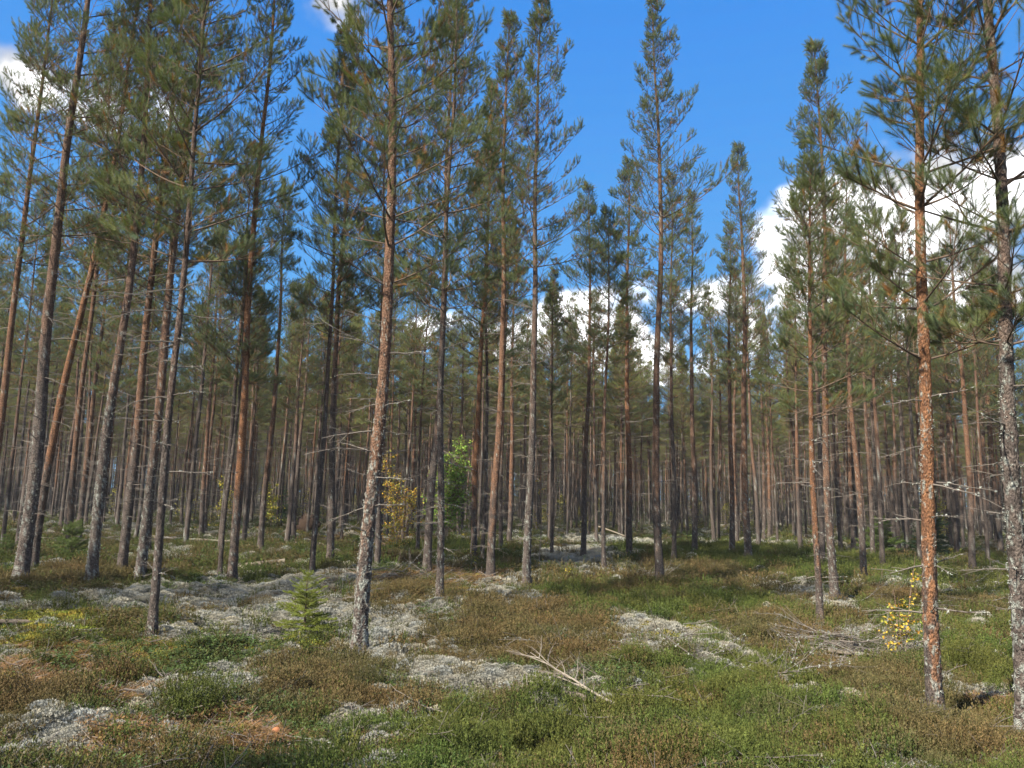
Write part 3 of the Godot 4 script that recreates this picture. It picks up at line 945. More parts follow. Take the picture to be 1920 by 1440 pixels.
	for k in 3:
		var g := Geo.new()
		for i in 7:
			var p := Vector3(rnd(-0.06, 0.06), -0.01, rnd(-0.06, 0.06))
			var pts := curve(p, Vector3(rnd(-0.5, 0.5), 1.0, rnd(-0.5, 0.5)).normalized(), rnd(0.05, 0.12), 0.0, 3, 0.2)
			g.tube(pts, taper(4, 0.0014, 0.001), 3, lin(0.10, 0.06, 0.03), lin(0.09, 0.09, 0.03))
			for j in 9:
				var f := rnd(0.8, 2.99)
				var at := pts[int(f)].lerp(pts[int(f) + 1], f - int(f))
				var a := rnd(0, TAU)
				var o := Vector3(cos(a), rnd(0.1, 0.9), sin(a)).normalized()
				var q := rnd(0.7, 1.25)
				g.leaf(at, o, o.cross(Vector3.UP).normalized(), rnd(0.016, 0.026), rnd(0.009, 0.014), lin(0.056 * q, 0.095 * q, 0.030 * q))
		row.append(g.mesh(M.leaf))
	out.append(row)
	return out

func plant_cover() -> void:
	rng.seed = 4242
	var meshes := cover_meshes()
	var places := []
	var tints := []
	for k in 6:
		var a := []
		var b := []
		for i in meshes[k].size():
			a.append([])
			b.append([])
		places.append(a)
		tints.append(b)
	var bands := [[4.2, 9.5, 0.036, 0.95], [9.5, 17.0, 0.062, 1.2], [17.0, 32.0, 0.14, 1.9], [32.0, 80.0, 0.38, 3.6]]
	var keep := [0.8, 0.75, 0.85, 0.40, 0.40, 0.55]
	for band in bands:
		var step: float = band[2]
		var z := -float(band[0])
		while z > -float(band[1]):
			var wide := -z * 0.72 + 1.5
			var x := -wide
			while x < wide:
				var px := x + rnd(-0.5, 0.5) * step
				var pz := z + rnd(-0.5, 0.5) * step
				x += step
				var w := weights(px, pz)
				var sum := 0.0
				for k in 6:
					w[k] = pow(w[k], 1.5)
					sum += w[k]
				var pick := rng.randf() * sum
				var kind := 0
				while kind < 5 and pick > w[kind]:
					pick -= w[kind]
					kind += 1
				if rng.randf() > keep[kind]:
					continue
				if kind != 2 and absf(px + 1.67) < 0.2 and pz > -6.05 and pz < -5.3:
					continue
				var low := soft.get_noise_2d(px * 1.9 + 7.0, pz * 1.9)
				var s: float = band[3] * 0.55 * exp(absf(rng.randfn(0.0, 0.4)) + 0.2)
				if kind == 3 or kind == 4:
					s *= 0.58 + 1.05 * clampf(low + 0.35, 0.0, 1.0)
				if kind == 5 and rng.randf() < 0.3:
					s *= 1.4
				s = minf(s, band[3] * 1.5)
				var v := rng.randi_range(0, meshes[kind].size() - 1)
				if kind == 3 or kind == 4:
					v = rng.randi_range(0, 3)
					if low > -0.1 and rng.randf() < step * step * 7.0:
						v = rng.randi_range(4, 5)
						s = rnd(0.6, 1.15)
				var b := Basis(Vector3.UP, rnd(0, TAU)) * Basis(Vector3.RIGHT, rnd(-0.12, 0.12))
				places[kind][v].append(Transform3D(b.scaled(Vector3(s, s * rnd(0.8, 1.2), s)), on(px, pz)))
				var t := soft.get_noise_2d(px * 0.9, pz * 0.9 - 55.0)
				var t2 := soft.get_noise_2d(px * 2.7 + 15.0, pz * 2.7)
				var q := rnd(0.85, 1.15)
				var c := Color(q, q, q)
				if kind == 0:
					c = Color(q * (1.0 + 0.12 * t2), q, q * (1.0 - 0.22 * t2))
				elif kind == 1:
					c = Color(q * (1.0 + 0.3 * t2), q * (1.0 - 0.1 * t2), q)
				elif kind == 3 or kind == 4:
					c = Color(q * (1.0 + 0.28 * t), q * (1.0 - 0.03 * t), q)
				elif kind == 5:
					c = Color(q * (1.0 + 0.6 * maxf(0.0, t2)), q, q * 0.95)
				tints[kind][v].append(c)
			z -= step
	var sticks := [[], [], [], []]
	for i in 2600:
		var dist := 4.5 + 26.0 * pow(rng.randf(), 1.5)
		var px := rnd(-0.7, 0.7) * dist
		if soft.get_noise_2d(px * 0.5 + 17.0, dist * 0.5) < -0.08:
			continue
		var sc := rnd(0.35, 1.1)
		var bs := Basis(Vector3.UP, rnd(0, TAU)) * Basis(Vector3(0, 0, 1), rnd(-0.05, 0.2)) * Basis(Vector3.RIGHT, rnd(0, TAU))
		sticks[rng.randi_range(0, 3)].append(Transform3D(bs.scaled(Vector3(sc, sc, sc)), on(px, -dist) + Vector3(0, rnd(0.02, 0.09), 0)))
	for k in 4:
		scatter("twig_litter", dead_lib[1][k % 2][k][1], sticks[k], [], ["thin grey twigs strewn over the whole forest floor", "twigs"])
	var names := ["reindeer_lichen", "forest_moss", "needle_litter", "green_heather", "brown_heather", "lingonberry_cover"]
	var say := [["pale grey reindeer lichen carpeting the forest floor", "lichen"], ["yellow-green cushion moss between the lichen patches", "moss"], ["orange-brown fallen pine needles on bare ground", "needle litter"], ["green heather covering the forest floor", "heather"], ["brown faded heather with dry flower tips", "heather"], ["small-leaved green lingonberry between the lichen", "lingonberry"]]
	for k in 6:
		for v in meshes[k].size():
			if places[k][v].size():
				scatter(names[k], meshes[k][v], places[k][v], tints[k][v], say[k])

# ---------- small things ----------
func spruce(label: String, x: float, z: float, h: float, colour: Color, seed: int, lod: float) -> void:
	rng.seed = seed
	var t := thing("spruce_sapling" if h < 1.5 else "young_spruce", label, "spruce", on(x, z), "small spruces")
	t.rotation.y = rnd(0, TAU)
	var st := Geo.new()
	st.tube(curve(Vector3(0, -0.05, 0), Vector3.UP, h + 0.05, 0.0, 5, 0.02), taper(6, 0.012 + h * 0.012, 0.003), 6, lin(0.11, 0.085, 0.06), lin(0.13, 0.09, 0.05))
	part("trunk", st.mesh(M.twig), t)
	var lib := []
	for k in 3:
		var w := Geo.new()
		var g := Geo.new()
		var pts := curve(Vector3.ZERO, Vector3.RIGHT, 1.0, 0.01, 6, 0.12)
		w.tube(pts, taper(7, 0.012, 0.004), 4, lin(0.11, 0.08, 0.05), lin(0.13, 0.09, 0.05))
		for i in range(1, 7):
			var d := (pts[i] - pts[i - 1]).normalized()
			spray(g, pts[i - 1], d, 0.17, colour, lod)
			for side in [-1.0, 1.0]:
				var sd: Vector3 = (d * rnd(0.6, 1.1) + d.cross(Vector3.UP).normalized() * side * rnd(0.4, 1.0) + Vector3(0, rnd(-0.3, 0.35), 0)).normalized()
				var sl := ((1.05 - i / 6.0) * 0.5 + 0.1) * rnd(0.5, 1.25)
				w.tube(PackedVector3Array([pts[i], pts[i] + sd * sl]), PackedFloat32Array([0.005, 0.003]), 3, lin(0.12, 0.09, 0.05), lin(0.12, 0.09, 0.05))
				spray(g, pts[i], sd, sl, colour, lod)
				for j in 3:
					var q: Vector3 = pts[i] + sd * sl * (0.3 + 0.25 * j)
					for s2 in [-1.0, 1.0]:
						spray(g, q, (sd + sd.cross(Vector3.UP).normalized() * s2 * 0.9 + Vector3(0, rnd(-0.3, 0.1), 0)).normalized(), sl * 0.38, colour, lod)
		lib.append([w.mesh(M.twig), g.mesh(M.needle)])
	var squat := h < 1.5
	var y := 0.14 * h
	while y < h * 0.94:
		var f := 1.0 - y / h
		var n := rng.randi_range(5, 6) if squat else 5
		var a0 := rnd(0, TAU)
		for k in n:
			var l := (0.56 * h * pow(f, 0.62) + 0.05) * rnd(0.55, 1.15)
			if h > 1.5:
				l *= 0.62
			var b := Basis(Vector3.UP, a0 + TAU * k / n + rnd(-0.3, 0.3)) * Basis(Vector3(0, 0, 1), lerpf(0.6, -0.08, f) + rnd(-0.18, 0.22))
			var v: Array = lib[rng.randi_range(0, 2)]
			var o := part("branch", v[0], t, Transform3D(b.scaled(Vector3(l, l, l)), Vector3(0, y, 0)))
			part("needles", v[1], o)
		y += h * (rnd(0.07, 0.12) if squat else 0.085)
	var top := Geo.new()
	spray(top, Vector3(0, h * 0.86, 0), Vector3.UP, h * 0.16, colour, lod)
	part("leader", top.mesh(M.needle), t)

func spray(g: Geo, p: Vector3, d: Vector3, l: float, colour: Color, lod: float) -> void:
	var count := maxi(4, int(l * 240.0 / lod))
	var a := d.cross(Vector3.UP if absf(d.y) < 0.9 else Vector3.RIGHT).normalized()
	var b := d.cross(a)
	for i in count:
		var t := float(i) / count
		var turn := i * 2.4
		var o := a * cos(turn) + b * sin(turn)
		var nd := (d * 0.7 + o * 0.75).normalized()
		var side := d.cross(o) * 0.0045 * lod
		var k := rnd(0.75, 1.25)
		g.tri(p + d * l * t - side, p + d * l * t + side, p + d * l * t + nd * rnd(0.03, 0.05) * sqrt(lod), Color(colour.r * k, colour.g * k, colour.b * k))

func birch(called: String, label: String, x: float, z: float, h: float, wide: float, leaves: int, size: float, tones: Array, seed: int, stems := 3) -> void:
	rng.seed = seed
	var t := thing(called, label, "birch", on(x, z), "young birches")
	for s in stems:
		var st := Geo.new()
		var g := Geo.new()
		var lean := Vector3(rnd(-0.3, 0.3) * wide / h, 1.0, rnd(-0.3, 0.3) * wide / h).normalized()
		var hh := h * (1.0 if s == 0 else rnd(0.6, 0.95))
		var n := 8
		var pts := curve(Vector3(rnd(-0.05, 0.05) * s, -0.05, rnd(-0.05, 0.05) * s), lean, hh, 0.0, n, 0.07)
		st.tube(pts, taper(n + 1, 0.004 + h * 0.006, 0.002), 5, lin(0.19, 0.165, 0.14), lin(0.11, 0.07, 0.05))
		var twigs := maxi(6, leaves / stems / 11)
		for i in twigs:
			var f := rnd(0.12 if h < 1.5 else 0.2, 0.99) * n
			var at := pts[int(f)].lerp(pts[int(f) + 1], f - int(f)) if int(f) < n else pts[n]
			var a := rnd(0, TAU)
			var d := Vector3(cos(a), rnd(0.1, 0.8), sin(a)).normalized()
			var l := wide * rnd(0.25, 0.6) * (1.15 - 0.8 * f / n)
			var tp := curve(at, d, l, -0.03, 4, 0.15)
			st.tube(tp, taper(5, 0.0015 + h * 0.0014, 0.001 + h * 0.0004), 3, lin(0.12, 0.08, 0.06), lin(0.12, 0.08, 0.05))
			for j in maxi(3, leaves / stems / twigs):
				var ff := rnd(0.6, 3.99)
				var lp := tp[int(ff)].lerp(tp[int(ff) + 1], ff - int(ff)) + Vector3(rnd(-1, 1), rnd(-1, 0.6), rnd(-1, 1)) * size * 0.9
				var o := Vector3(rnd(-1, 1), rnd(-1.2, 0.4), rnd(-1, 1)).normalized()
				var c: Color = tones[rng.randi_range(0, tones.size() - 1)]
				var k := rnd(0.75, 1.2)
				g.leaf(lp, o, o.cross(Vector3(rnd(-1, 1), 1.0, rnd(-1, 1))).normalized(), size * rnd(0.75, 1.2), size * rnd(0.6, 0.85), Color(c.r * k, c.g * k, c.b * k))
		part("trunk", st.mesh(M.twig), t)
		part("leaves", g.mesh(M.leaf), t)

func log_mesh(l: float, r0: float, r1: float, peel: float) -> Geo:   # lies along +X, ends sawn or broken
	var g := Geo.new()
	var n := maxi(6, int(l / 0.09))
	var pts := curve(Vector3.ZERO, Vector3.RIGHT, l, 0.0, n, 0.025)
	var rad := taper(n + 1, r0, r1)
	for i in n + 1:
		rad[i] *= rnd(0.9, 1.1)
	g.tube(pts, rad, 10, lin(0.20, 0.165, 0.13), lin(0.24, 0.20, 0.165))
	for i in g.v.size():
		var p := g.v[i]
		var w := plates.get_noise_3dv(Vector3(p.x * 12.0, p.y * 30.0, p.z * 30.0) + Vector3(l * 9.0, 0, 0)) + 1.0
		var k := 0.75 + 0.5 * w
		var b := blotch.get_noise_3dv(p * 6.0 + Vector3(l, 0, 0))
		var c := g.c[i] * k
		if b > 0.25 - peel:
			c = lin(0.34, 0.30, 0.235) * k
		if b < -0.4:
			c = lin(0.30, 0.33, 0.29)
		g.c[i] = Color(c.r, c.g, c.b)
	for e in [0, n]:
		var mid := pts[e]
		for k in 10:
			var a := TAU * k / 10
			var b := TAU * (k + 1) / 10
			g.tri(mid, mid + Vector3(0, cos(a), sin(a)) * rad[e], mid + Vector3(0, cos(b), sin(b)) * rad[e], lin(0.36, 0.27, 0.17))
	return g

func fallen(called: String, label: String, a: Vector3, b: Vector3, r0: float, r1: float, peel: float, twigs: int, seed: int) -> void:
	rng.seed = seed
	var l := a.distance_to(b)
	var t := thing(called, label, "log", a)
	var d := (b - a).normalized()
	var side := Vector3.UP.cross(d).normalized()
	t.basis = Basis(d, d.cross(side) * -1.0, side)
	t.basis = Basis(d, side.cross(d) * -1.0 if side.cross(d).y < 0.0 else side.cross(d), side).orthonormalized()
	part("stem", log_mesh(l, r0, r1, peel).mesh(M.wood), t)
	for i in twigs:
		var x := rnd(0.15, 0.95) * l
		var k := rng.randi_range(0, 1)
		var bs := Basis(Vector3.RIGHT, rnd(-1.6, 1.6)) * Basis(Vector3(0, 0, 1), rnd(0.4, 1.1))
		var s := rnd(0.5, 1.0)
		part("dead_branch", dead_lib[1][k][rng.randi_range(0, 3)][1], t, Transform3D(bs.scaled(Vector3(s, s, s)), Vector3(x, 0, 0)))

func brush(label: String, x: float, z: float, rx: float, rz: float, count: int, heading: float, seed: int, high := 0.12) -> void:
	rng.seed = seed
	var t := thing("brush_pile", label, "brush pile", on(x, z), "heaps of cut branches")
	for i in count:
		var a := rnd(0, TAU)
		var q := sqrt(rng.randf())
		var px := cos(a) * q * rx
		var pz := sin(a) * q * rz
		var y := ground(x + px, z + pz) + relief(x + px, z + pz) - t.position.y + rnd(0.02, high) * (1.0 - q * 0.6) + 0.02
		var k := rng.randi_range(1, 2)
		var s := rnd(0.6, 1.1)
		var b := Basis(Vector3.UP, heading + rnd(-0.7, 0.7) + (PI if rng.randf() < 0.25 else 0.0)) * Basis(Vector3(0, 0, 1), rnd(-0.08, 0.16)) * Basis(Vector3.RIGHT, rnd(0, TAU))
		part("cut_branch", dead_lib[2][k][rng.randi_range(0, 3)][1], t, Transform3D(b.scaled(Vector3(s, s, s)), Vector3(px, y, pz)))

func twig_heap(label: String, x: float, z: float, r: float, count: int, seed: int) -> void:
	rng.seed = seed
	var t := thing("fallen_twigs", label, "twigs", on(x, z), "twigs lying on the ground")
	for i in count:
		var a := rnd(0, TAU)
		var q := sqrt(rng.randf()) * r
		var px := cos(a) * q
		var pz := sin(a) * q * 0.7
		var s := rnd(0.45, 0.95)
		var b := Basis(Vector3.UP, rnd(0, TAU)) * Basis(Vector3.RIGHT, rnd(-0.4, 0.4))
		var y := ground(x + px, z + pz) + relief(x + px, z + pz) - t.position.y + 0.035
		part("twig", dead_lib[2][rng.randi_range(0, 1)][rng.randi_range(0, 3)][1], t, Transform3D(b.scaled(Vector3(s, s * 0.5, s)), Vector3(px, y, pz)))

func lathe(profile: PackedVector2Array, sides: int, col: Color, col2: Color) -> Geo:
	var g := Geo.new()
	var pts := PackedVector3Array()
	var rad := PackedFloat32Array()
	for p in profile:
		pts.append(Vector3(0, p.y, 0))
		rad.append(p.x)
	var n := profile.size()
	for i in n - 1:
		var a := profile[i]
		var b := profile[i + 1]
		for k in sides:
			var t := TAU * k / sides
			var w := TAU * (k + 1) / sides
			var p0 := Vector3(cos(t) * a.x, a.y, sin(t) * a.x)
			var p1 := Vector3(cos(w) * a.x, a.y, sin(w) * a.x)
			var p2 := Vector3(cos(w) * b.x, b.y, sin(w) * b.x)
			var p3 := Vector3(cos(t) * b.x, b.y, sin(t) * b.x)
			g.quad(p0, p1, p2, p3, col.lerp(col2, float(i) / n))
	return g

func small_things() -> void:
	spruce("bright green little spruce in front of the big lichened front pine", -2.70, -10.66, 0.86, lin(0.18, 0.22, 0.045), 31, 1.0)
	spruce("small green spruce between the two leftmost pines", -10.9, -19.6, 1.1, lin(0.09, 0.13, 0.04), 32, 1.5)
	spruce("low pale spruce at the left edge behind the thickest pine", -13.2, -20.6, 0.7, lin(0.09, 0.13, 0.045), 33, 1.5)
	spruce("dark spruce half hidden behind the near orange pine at right", 16.4, -30.5, 2.9, lin(0.03, 0.055, 0.03), 34, 2.2)
	spruce("light green small spruce left of the dark spruce at right", 14.3, -30.0, 1.5, lin(0.085, 0.13, 0.035), 35, 2.2)
	spruce("dark little spruce right of the brightest orange pine", -14.0, -47.8, 2.6, lin(0.04, 0.075, 0.035), 36, 3.0)
	spruce("small spruce just left of the uprooted root plate", -11.5, -46.0, 1.8, lin(0.045, 0.08, 0.035), 37, 3.0)
	var gold := [lin(0.42, 0.26, 0.035), lin(0.46, 0.32, 0.05), lin(0.38, 0.20, 0.03), lin(0.36, 0.30, 0.06)]
	var fresh := [lin(0.13, 0.25, 0.035), lin(0.17, 0.29, 0.04), lin(0.11, 0.21, 0.035), lin(0.24, 0.29, 0.045)]
	var lime := [lin(0.26, 0.25, 0.035), lin(0.34, 0.28, 0.04), lin(0.18, 0.22, 0.04)]
	birch("birch_tree", "green-leaved young birch behind the pale grey pine left of the middle", -2.40, -30.0, 4.4, 2.5, 4600, 0.085, fresh, 41, 4)
	birch("birch_tree", "golden autumn birch behind and right of the big front pine", -4.3, -30.5, 3.8, 2.3, 2000, 0.075, gold + lime, 42, 4)
	birch("birch_bush", "low yellow birch bush under the golden birch", -4.0, -27.5, 1.3, 1.1, 480, 0.065, lime + gold, 43, 4)
	birch("birch_bush", "yellow-green leafy bush left of the brightest orange pine", -16.5, -45.3, 3.2, 1.7, 1100, 0.10, lime, 44, 4)
	birch("birch_bush", "yellow leafy bush just right of the brightest orange pine", -13.1, -43.0, 2.8, 1.5, 900, 0.10, lime, 45, 4)
	birch("birch_sapling", "thin birch sapling with few yellow leaves left of the near orange pine", 4.52, -9.1, 1.35, 0.6, 420, 0.038, gold + lime, 46, 3)
	birch("birch_sapling", "tiny yellow sapling in the heather right of the middle grey pine", 1.32, -18.1, 0.42, 0.3, 60, 0.045, lime, 47, 2)
	birch("birch_sapling", "pale yellow-green sapling at the foot of the orange-red pine", -0.95, -20.4, 0.7, 0.5, 80, 0.045, lime, 48, 2)
	birch("birch_sapling", "nearly bare thin sapling right of the middle grey pine", 0.85, -21.8, 2.6, 0.7, 46, 0.055, gold, 49, 1)
	birch("birch_bush", "yellow-green bushes far right between the two near pines", 24.0, -44.0, 3.0, 2.4, 900, 0.11, lime, 50, 5)
	# fallen stems
	fallen("fallen_log", "short pale fallen log beside the brightest orange pine", on(-6.5, -18.0) + Vector3(0, 0.10, 0), on(-5.15, -18.15) + Vector3(0, 0.12, 0), 0.055, 0.06, 0.35, 2, 61)
	fallen("fallen_log", "long thin pale log lying behind the left row of pines", on(-13.2, -29.0) + Vector3(0, 0.22, 0), on(-10.4, -29.6) + Vector3(0, 0.25, 0), 0.07, 0.05, 0.5, 1, 62)
	fallen("fallen_log", "mossy grey log running into the brush pile on the right", on(3.92, -12.5) + Vector3(0, 0.12, 0), on(4.25, -10.1) + Vector3(0, 0.10, 0), 0.055, 0.035, 0.1, 5, 63)
	fallen("fallen_log", "thin pale log along the front of the brush pile on the right", on(3.62, -10.2) + Vector3(0, 0.09, 0), on(4.35, -9.6) + Vector3(0, 0.11, 0), 0.03, 0.022, 0.4, 2, 64)
	fallen("fallen_log", "short dark charred log end under the pale fallen branch in front", on(0.22, -7.22) + Vector3(0, 0.08, 0), on(0.72, -7.15) + Vector3(0, 0.07, 0), 0.045, 0.035, -0.6, 0, 65)
	fallen("fallen_log", "weathered dark log end at the left edge of the photo", on(-6.9, -10.1) + Vector3(0, 0.06, 0), on(-5.95, -10.55) + Vector3(0, 0.09, 0), 0.04, 0.025, -0.2, 3, 66)
	fallen("fallen_pole", "pale leaning pole on the ground behind the lichen clearing", on(4.2, -38.0) + Vector3(0, 0.75, 0), on(6.3, -37.0) + Vector3(0, 0.15, 0), 0.04, 0.03, 0.6, 0, 67)
	# brush
	brush("heap of grey cut branches beside the mossy log on the right", 4.2, -10.2, 0.5, 0.75, 95, -0.75, 71, 0.26)
	brush("tangled bare branches in the heather right of the middle foreground", 1.55, -9.4, 0.75, 0.7, 30, 0.4, 72, 0.18)
	brush("wide low heap of grey twigs right of the near orange pine", 8.4, -15.8, 1.6, 1.3, 46, 0.2, 73)
	brush("grey brush scattered in the clearing near the right edge", 11.6, -19.6, 1.8, 1.6, 44, 0.1, 74)
	brush("faint heap of twigs in front of the slim reddish pine", -2.2, -16.6, 1.1, 0.8, 26, 0.3, 75)
	brush("brush and bare twigs at the foot of the very thin reddish pole", 3.1, -19.2, 1.0, 0.7, 24, 0.2, 76)
	brush("brown brush heap behind the left row of pines", -15.5, -33.0, 2.0, 1.6, 34, 0.1, 77)
	brush("grey brush beside the low yellow birch bush", -6.3, -31.0, 1.2, 1.0, 26, 0.2, 78)
	brush("small heap of twigs left of the green foreground heather", 2.55, -8.4, 0.55, 0.3, 18, 0.2, 79, 0.1)
	twig_heap("bare twigs on the orange needle litter next to the mushroom", -1.95, -5.9, 0.45, 14, 81)
	twig_heap("dark twigs lying at the left edge beside the weathered log", -5.9, -9.7, 0.7, 12, 82)
	twig_heap("bare twigs on the moss left of the slender front pine", -5.0, -11.2, 0.9, 12, 83)
	twig_heap("few twigs on the brown litter at lower left", -3.0, -6.5, 0.6, 14, 84)
	twig_heap("dead twigs at the foot of the slender front pine", -3.9, -9.5, 0.5, 9, 85)
	twig_heap("twigs on the bare orange patch right of the near orange pine", 4.35, -7.5, 0.5, 10, 86)
	# the pale forked branch in front
	rng.seed = 90
	var pb := thing("fallen_branch", "pale forked dead branch lying in the foreground heather", "branch", on(0.92, -6.95) + Vector3(0, 0.16, 0))
	var g := Geo.new()
	var pale := lin(0.40, 0.36, 0.30)
	var dusk := lin(0.26, 0.225, 0.19)
	var pts := curve(Vector3(0.02, -0.06, 0.04), Vector3(-0.42, 0.06, -0.9).normalized(), 1.55, 0.012, 9, 0.06)
	g.tube(pts, taper(10, 0.015, 0.004), 6, pale, dusk)
	part("stem", g.mesh(M.wood), pb)
	for i in range(2, 9):
		for k in 2:
			var f := Geo.new()
			var d := (pts[i + 1] - pts[i]).normalized()
			var sd := (d + d.cross(Vector3.UP) * rnd(0.4, 0.9) * (1.0 if k else -1.0) + Vector3(0, rnd(-0.1, 0.3), 0)).normalized()
			var sp := curve(pts[i], sd, rnd(0.25, 0.6), 0.0, 5, 0.12)
			f.tube(sp, taper(6, 0.0055, 0.002), 4, pale, dusk)
			for j in range(1, 5):
				var e := curve(sp[j], (sd + Vector3(rnd(-0.8, 0.8), rnd(-0.1, 0.4), rnd(-0.8, 0.8))).normalized(), rnd(0.08, 0.22), 0.0, 3, 0.1)
				f.tube(e, taper(4, 0.0025, 0.0015), 3, dusk, dusk)
			part("side_twig", f.mesh(M.wood), pb)
	# orange-capped mushroom
	var ms := thing("mushroom", "orange-capped mushroom on the needle litter in the foreground", "mushroom", on(-1.67, -5.96))
	var stem := lathe(PackedVector2Array([Vector2(0.016, -0.02), Vector2(0.015, 0.02), Vector2(0.012, 0.05), Vector2(0.012, 0.075)]), 14, lin(0.40, 0.37, 0.31), lin(0.42, 0.38, 0.32))
	part("stem", stem.mesh(M.cap), ms)
	var prof := PackedVector2Array([Vector2(0.010, 0.066)])
	for i in 10:
		var a := -0.35 + (PI / 2 + 0.35) * i / 9.0
		prof.append(Vector2(cos(a) * 0.032, 0.076 + sin(a) * 0.026))
	part("cap", lathe(prof, 20, lin(0.27, 0.11, 0.05), lin(0.30, 0.13, 0.06)).mesh(M.cap), ms)
	# pale stones in the heather
	rng.seed = 95
	var spots := [[0.02, -13.9, 0.16, "larger pale stone in the heather left of the middle grey pine's foot"], [0.30, -13.75, 0.10, "smaller pale stone at the right of the larger pale stone"], [-0.22, -14.0, 0.09, "small flat stone at the left of the larger pale stone"]]
	for s in spots:
		var st := thing("stone", s[3], "stone", on(s[0], s[1]), "pale stones in the heather")
		var body := Geo.new()
		var ball := SphereMesh.new()
		ball.radial_segments = 18
		ball.rings = 10
		ball.radius = 1.0
		ball.height = 2.0
		var arr := ball.get_mesh_arrays()
		var vs: PackedVector3Array = arr[Mesh.ARRAY_VERTEX]
		for i: int in arr[Mesh.ARRAY_INDEX]:
			var p := vs[i]
			var w := 1.0 + 0.35 * soft.get_noise_3dv(p * 1.2 + Vector3(s[0] * 9.0, 0, 0))
			body.v.append(Vector3(p.x, p.y * 0.55 + 0.25, p.z * 0.8) * w * s[2])
			body.n.append(p)
			var q := 0.85 + 0.4 * blotch.get_noise_3dv(p * 4.0)
			body.c.append(lin(0.34 * q, 0.33 * q, 0.31 * q))
			body.u.append(Vector2(p.x, p.y))
		var top := part("rock", body.mesh(M.wood), st)
		var li := Geo.new()
		for i in 160:
			var p := Vector3(rnd(-1, 1), rnd(0.1, 1), rnd(-1, 1)).normalized()
			var at: Vector3 = Vector3(p.x, p.y * 0.55 + 0.25, p.z * 0.8) * s[2] * 1.02
			g_leaflet(li, at, (p + Vector3(rnd(-1, 1), rnd(-1, 1), rnd(-1, 1)) * 0.8).normalized(), 0.02)
		part("lichen", li.mesh(M.cover), top, Transform3D.IDENTITY, "stuff")
	# stumps
	for s in [[1.94, -24.4, "low grey stump in the pale lichen clearing"], [0.0, -21.6, "dark rotten stump just left of the middle grey pine"], [1.05, -17.9, "small grey stump by the tiny yellow sapling"]]:
		rng.seed = 97 + int(s[0] * 10.0)
		var st := thing("tree_stump", s[2], "stump", on(s[0], s[1]) - Vector3(0, 0.04, 0), "old stumps")
		var tk := trunk(0.34, 0.09, s[0], 18, 12, 9.0, 0.0, 0.6)
		for i in tk.v.size():
			tk.v[i] = Vector3(tk.v[i].x, minf(tk.v[i].y, 0.17 + 0.03 * sin(tk.v[i].x * 60.0)), tk.v[i].z)
		part("stump_bark", tk.mesh(M.bark), st)
		part("cut_face", lathe(PackedVector2Array([Vector2(0.075, 0.15), Vector2(0.07, 0.172), Vector2(0.001, 0.178)]), 16, lin(0.26, 0.23, 0.19), lin(0.3, 0.26, 0.2)).mesh(M.wood), st)
	# uprooted root plate
	rng.seed = 99
	var rp := thing("root_plate", "dark uprooted root plate of a fallen tree left of the front pine", "root plate", on(-10.6, -41.0))
	var soil := Geo.new()
	var disc := SphereMesh.new()
	disc.radial_segments = 22
	disc.rings = 12
	disc.radius = 1.0
	disc.height = 2.0
	var da := disc.get_mesh_arrays()
	var dv: PackedVector3Array = da[Mesh.ARRAY_VERTEX]
	for i: int in da[Mesh.ARRAY_INDEX]:
		var p := dv[i]
		var w := 1.0 + 0.5 * soft.get_noise_3dv(p * 2.0)
		soil.v.append(Vector3(p.x * 0.62, p.y * 0.55 + 0.4, p.z * 0.3) * w)
		soil.n.append(p)
		soil.c.append(lin(0.05, 0.032, 0.022))
		soil.u.append(Vector2(p.x, p.y))
	part("soil", soil.mesh(M.wood), rp)
	for i in 22:
		var a := rnd(0, TAU)
		var root := Geo.new()
		var rt := curve(Vector3(cos(a) * 0.3, 0.45 + sin(a) * 0.25, 0.1), Vector3(cos(a), sin(a) + 0.2, rnd(-0.2, 0.6)).normalized(), rnd(0.3, 0.6), 0.0, 5, 0.25)
		root.tube(rt, taper(6, 0.022, 0.006), 4, lin(0.10, 0.065, 0.045), lin(0.15, 0.10, 0.07))
		part("root", root.mesh(M.wood), rp)

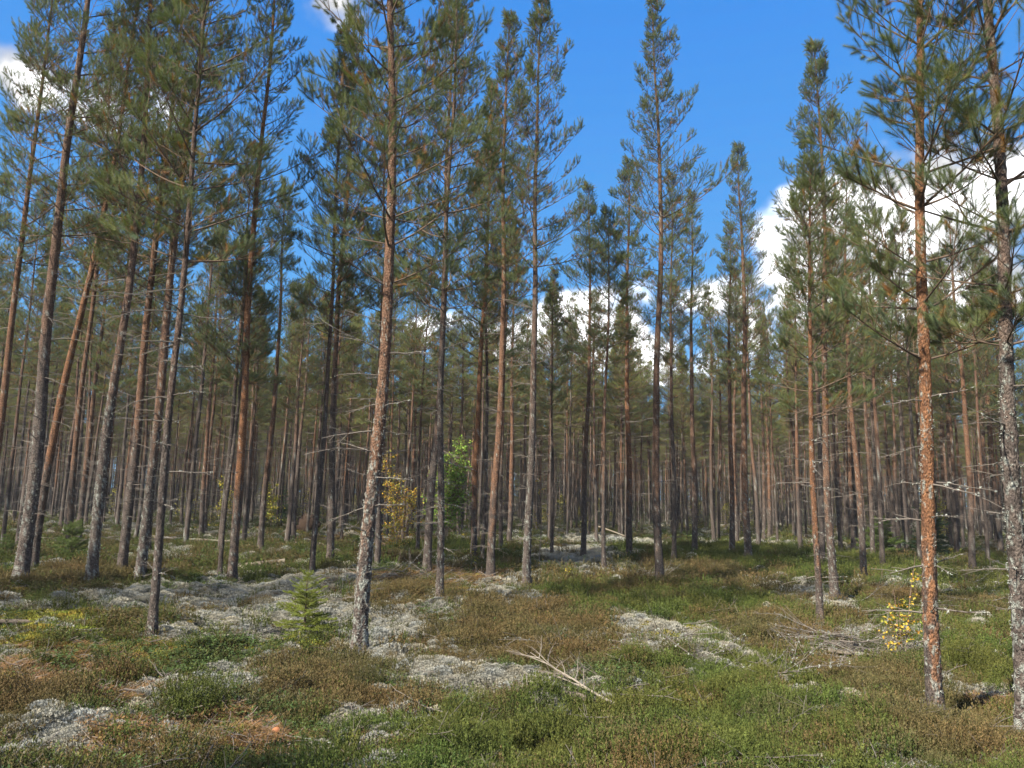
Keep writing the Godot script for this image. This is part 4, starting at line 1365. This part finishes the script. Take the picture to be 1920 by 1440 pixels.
# ---------- sky ----------
func make_sky() -> Texture2D:
	var w := 2400
	var h := 1200
	var fb := FastNoiseLite.new()
	fb.noise_type = FastNoiseLite.TYPE_SIMPLEX
	fb.frequency = 1.0
	fb.fractal_octaves = 6
	fb.fractal_gain = 0.52
	fb.seed = 5
	var data := PackedByteArray()
	data.resize(w * h * 3)
	var at := 0
	for j in h:
		var el := PI / 2 - PI * (j + 0.5) / h
		if el < -0.06:
			# below the horizon the sky is hidden by the ground
			for i in w:
				data[at] = 150
				data[at + 1] = 165
				data[at + 2] = 175
				at += 3
			continue
		var ce := cos(el)
		var se := sin(el)
		var f := pow(1.0 - clampf(se, 0.0, 1.0), 1.9)
		var br := lerpf(0.002, 0.05, f)
		var bg := lerpf(0.056, 0.16, f)
		var bb := lerpf(0.222, 0.265, f)
		for i in w:
			var az := wrapf(TAU * (i + 0.5) / w, -PI, PI)   # column 0 looks along -Z
			var dx := sin(az) * ce
			var dz := -cos(az) * ce
			var k := 1.0 / (se + 0.22)
			var big := fb.get_noise_3d(dx * k * 0.8 + 3.1, dz * k * 0.8, 4.0)
			var dens := 0.0
			if absf(az) < 0.85 and el < 0.75:
				for p in HEAPS:
					var ex: float = (az - p[0]) / p[2]
					var ey: float = (el - p[1]) / p[3]
					var q := ex * ex + ey * ey
					if q < 2.2:
						dens = maxf(dens, p[4] * (1.25 - q * 0.62))
			var inside := smoothstep(1.0, 0.7, absf(az)) * smoothstep(0.95, 0.7, el)
			dens = maxf(dens, lerpf((big + 0.12) * 2.2, (big - 1.2) * 1.4, inside))
			var fine := fb.get_noise_3d(dx * 8.0, se * 10.0, dz * 8.0)
			var a := smoothstep(0.24, 0.74, dens + fine * minf(0.85, 0.25 + maxf(dens, 0.0) * 1.2))
			var cl := clampf(0.46 + fine * 0.75 + 0.5 * fb.get_noise_3d(dx * 4.0 + 9.0, se * 7.0, dz * 4.0) + (dens - 0.6) * 0.25, 0.2, 1.0)
			data[at] = int(clampf(pow(lerpf(br, cl * 0.985, a), 1.0 / 2.2), 0.0, 1.0) * 255.0)
			data[at + 1] = int(clampf(pow(lerpf(bg, cl * 0.99, a), 1.0 / 2.2), 0.0, 1.0) * 255.0)
			data[at + 2] = int(clampf(pow(lerpf(bb, cl, a), 1.0 / 2.2), 0.0, 1.0) * 255.0)
			at += 3
	return ImageTexture.create_from_image(Image.create_from_data(w, h, false, Image.FORMAT_RGB8, data))

func _ready() -> void:
	var cam := Camera3D.new()
	cam.name = "camera"
	cam.fov = 53.13
	cam.near = 0.1
	cam.far = 1200.0
	cam.position = Vector3(0, 1.62, 0)
	cam.basis = Basis(Vector3.RIGHT, deg_to_rad(9.0)) * Basis(Vector3(0, 0, 1), deg_to_rad(1.25))
	add_child(cam)
	var env := Environment.new()
	env.background_mode = Environment.BG_SKY
	var sky := Sky.new()
	var pano := PanoramaSkyMaterial.new()
	pano.panorama = make_sky()
	sky.sky_material = pano
	env.sky = sky
	env.background_energy_multiplier = 1.4
	env.tonemap_mode = Environment.TONE_MAPPER_LINEAR
	env.tonemap_exposure = 2.75
	env.fog_enabled = true   # thin haze added to brighten the dark far stand; trunks there lose contrast
	env.fog_density = 0.0004
	env.fog_light_color = Color(0.97, 0.98, 1.0)
	env.sdfgi_enabled = true
	env.ssao_enabled = true
	env.ssil_enabled = true
	var we := WorldEnvironment.new()
	we.name = "environment"
	we.environment = env
	add_child(we)
	var sun := DirectionalLight3D.new()
	sun.name = "sun"
	sun.light_energy = 1.55
	sun.light_color = Color(1.0, 0.95, 0.87)
	sun.light_angular_distance = 0.8
	sun.shadow_enabled = true
	add_child(sun)
	sun.look_at_from_position(Vector3.ZERO, -Vector3(-0.62, 0.70, 0.56))
	print("sky ", Time.get_ticks_msec())
	materials()
	make_ground()
	print("ground ", Time.get_ticks_msec())
	rng.seed = 7
	library()
	prototypes()
	print("prototypes ", Time.get_ticks_msec())
	stand_pines()
	print("pines ", Time.get_ticks_msec())
	background_pines()
	print("background ", Time.get_ticks_msec())
	far_edge()
	undergrowth()
	small_things()
	plant_cover()
	print("cover ", Time.get_ticks_msec(), " triangles ", Geo.total)
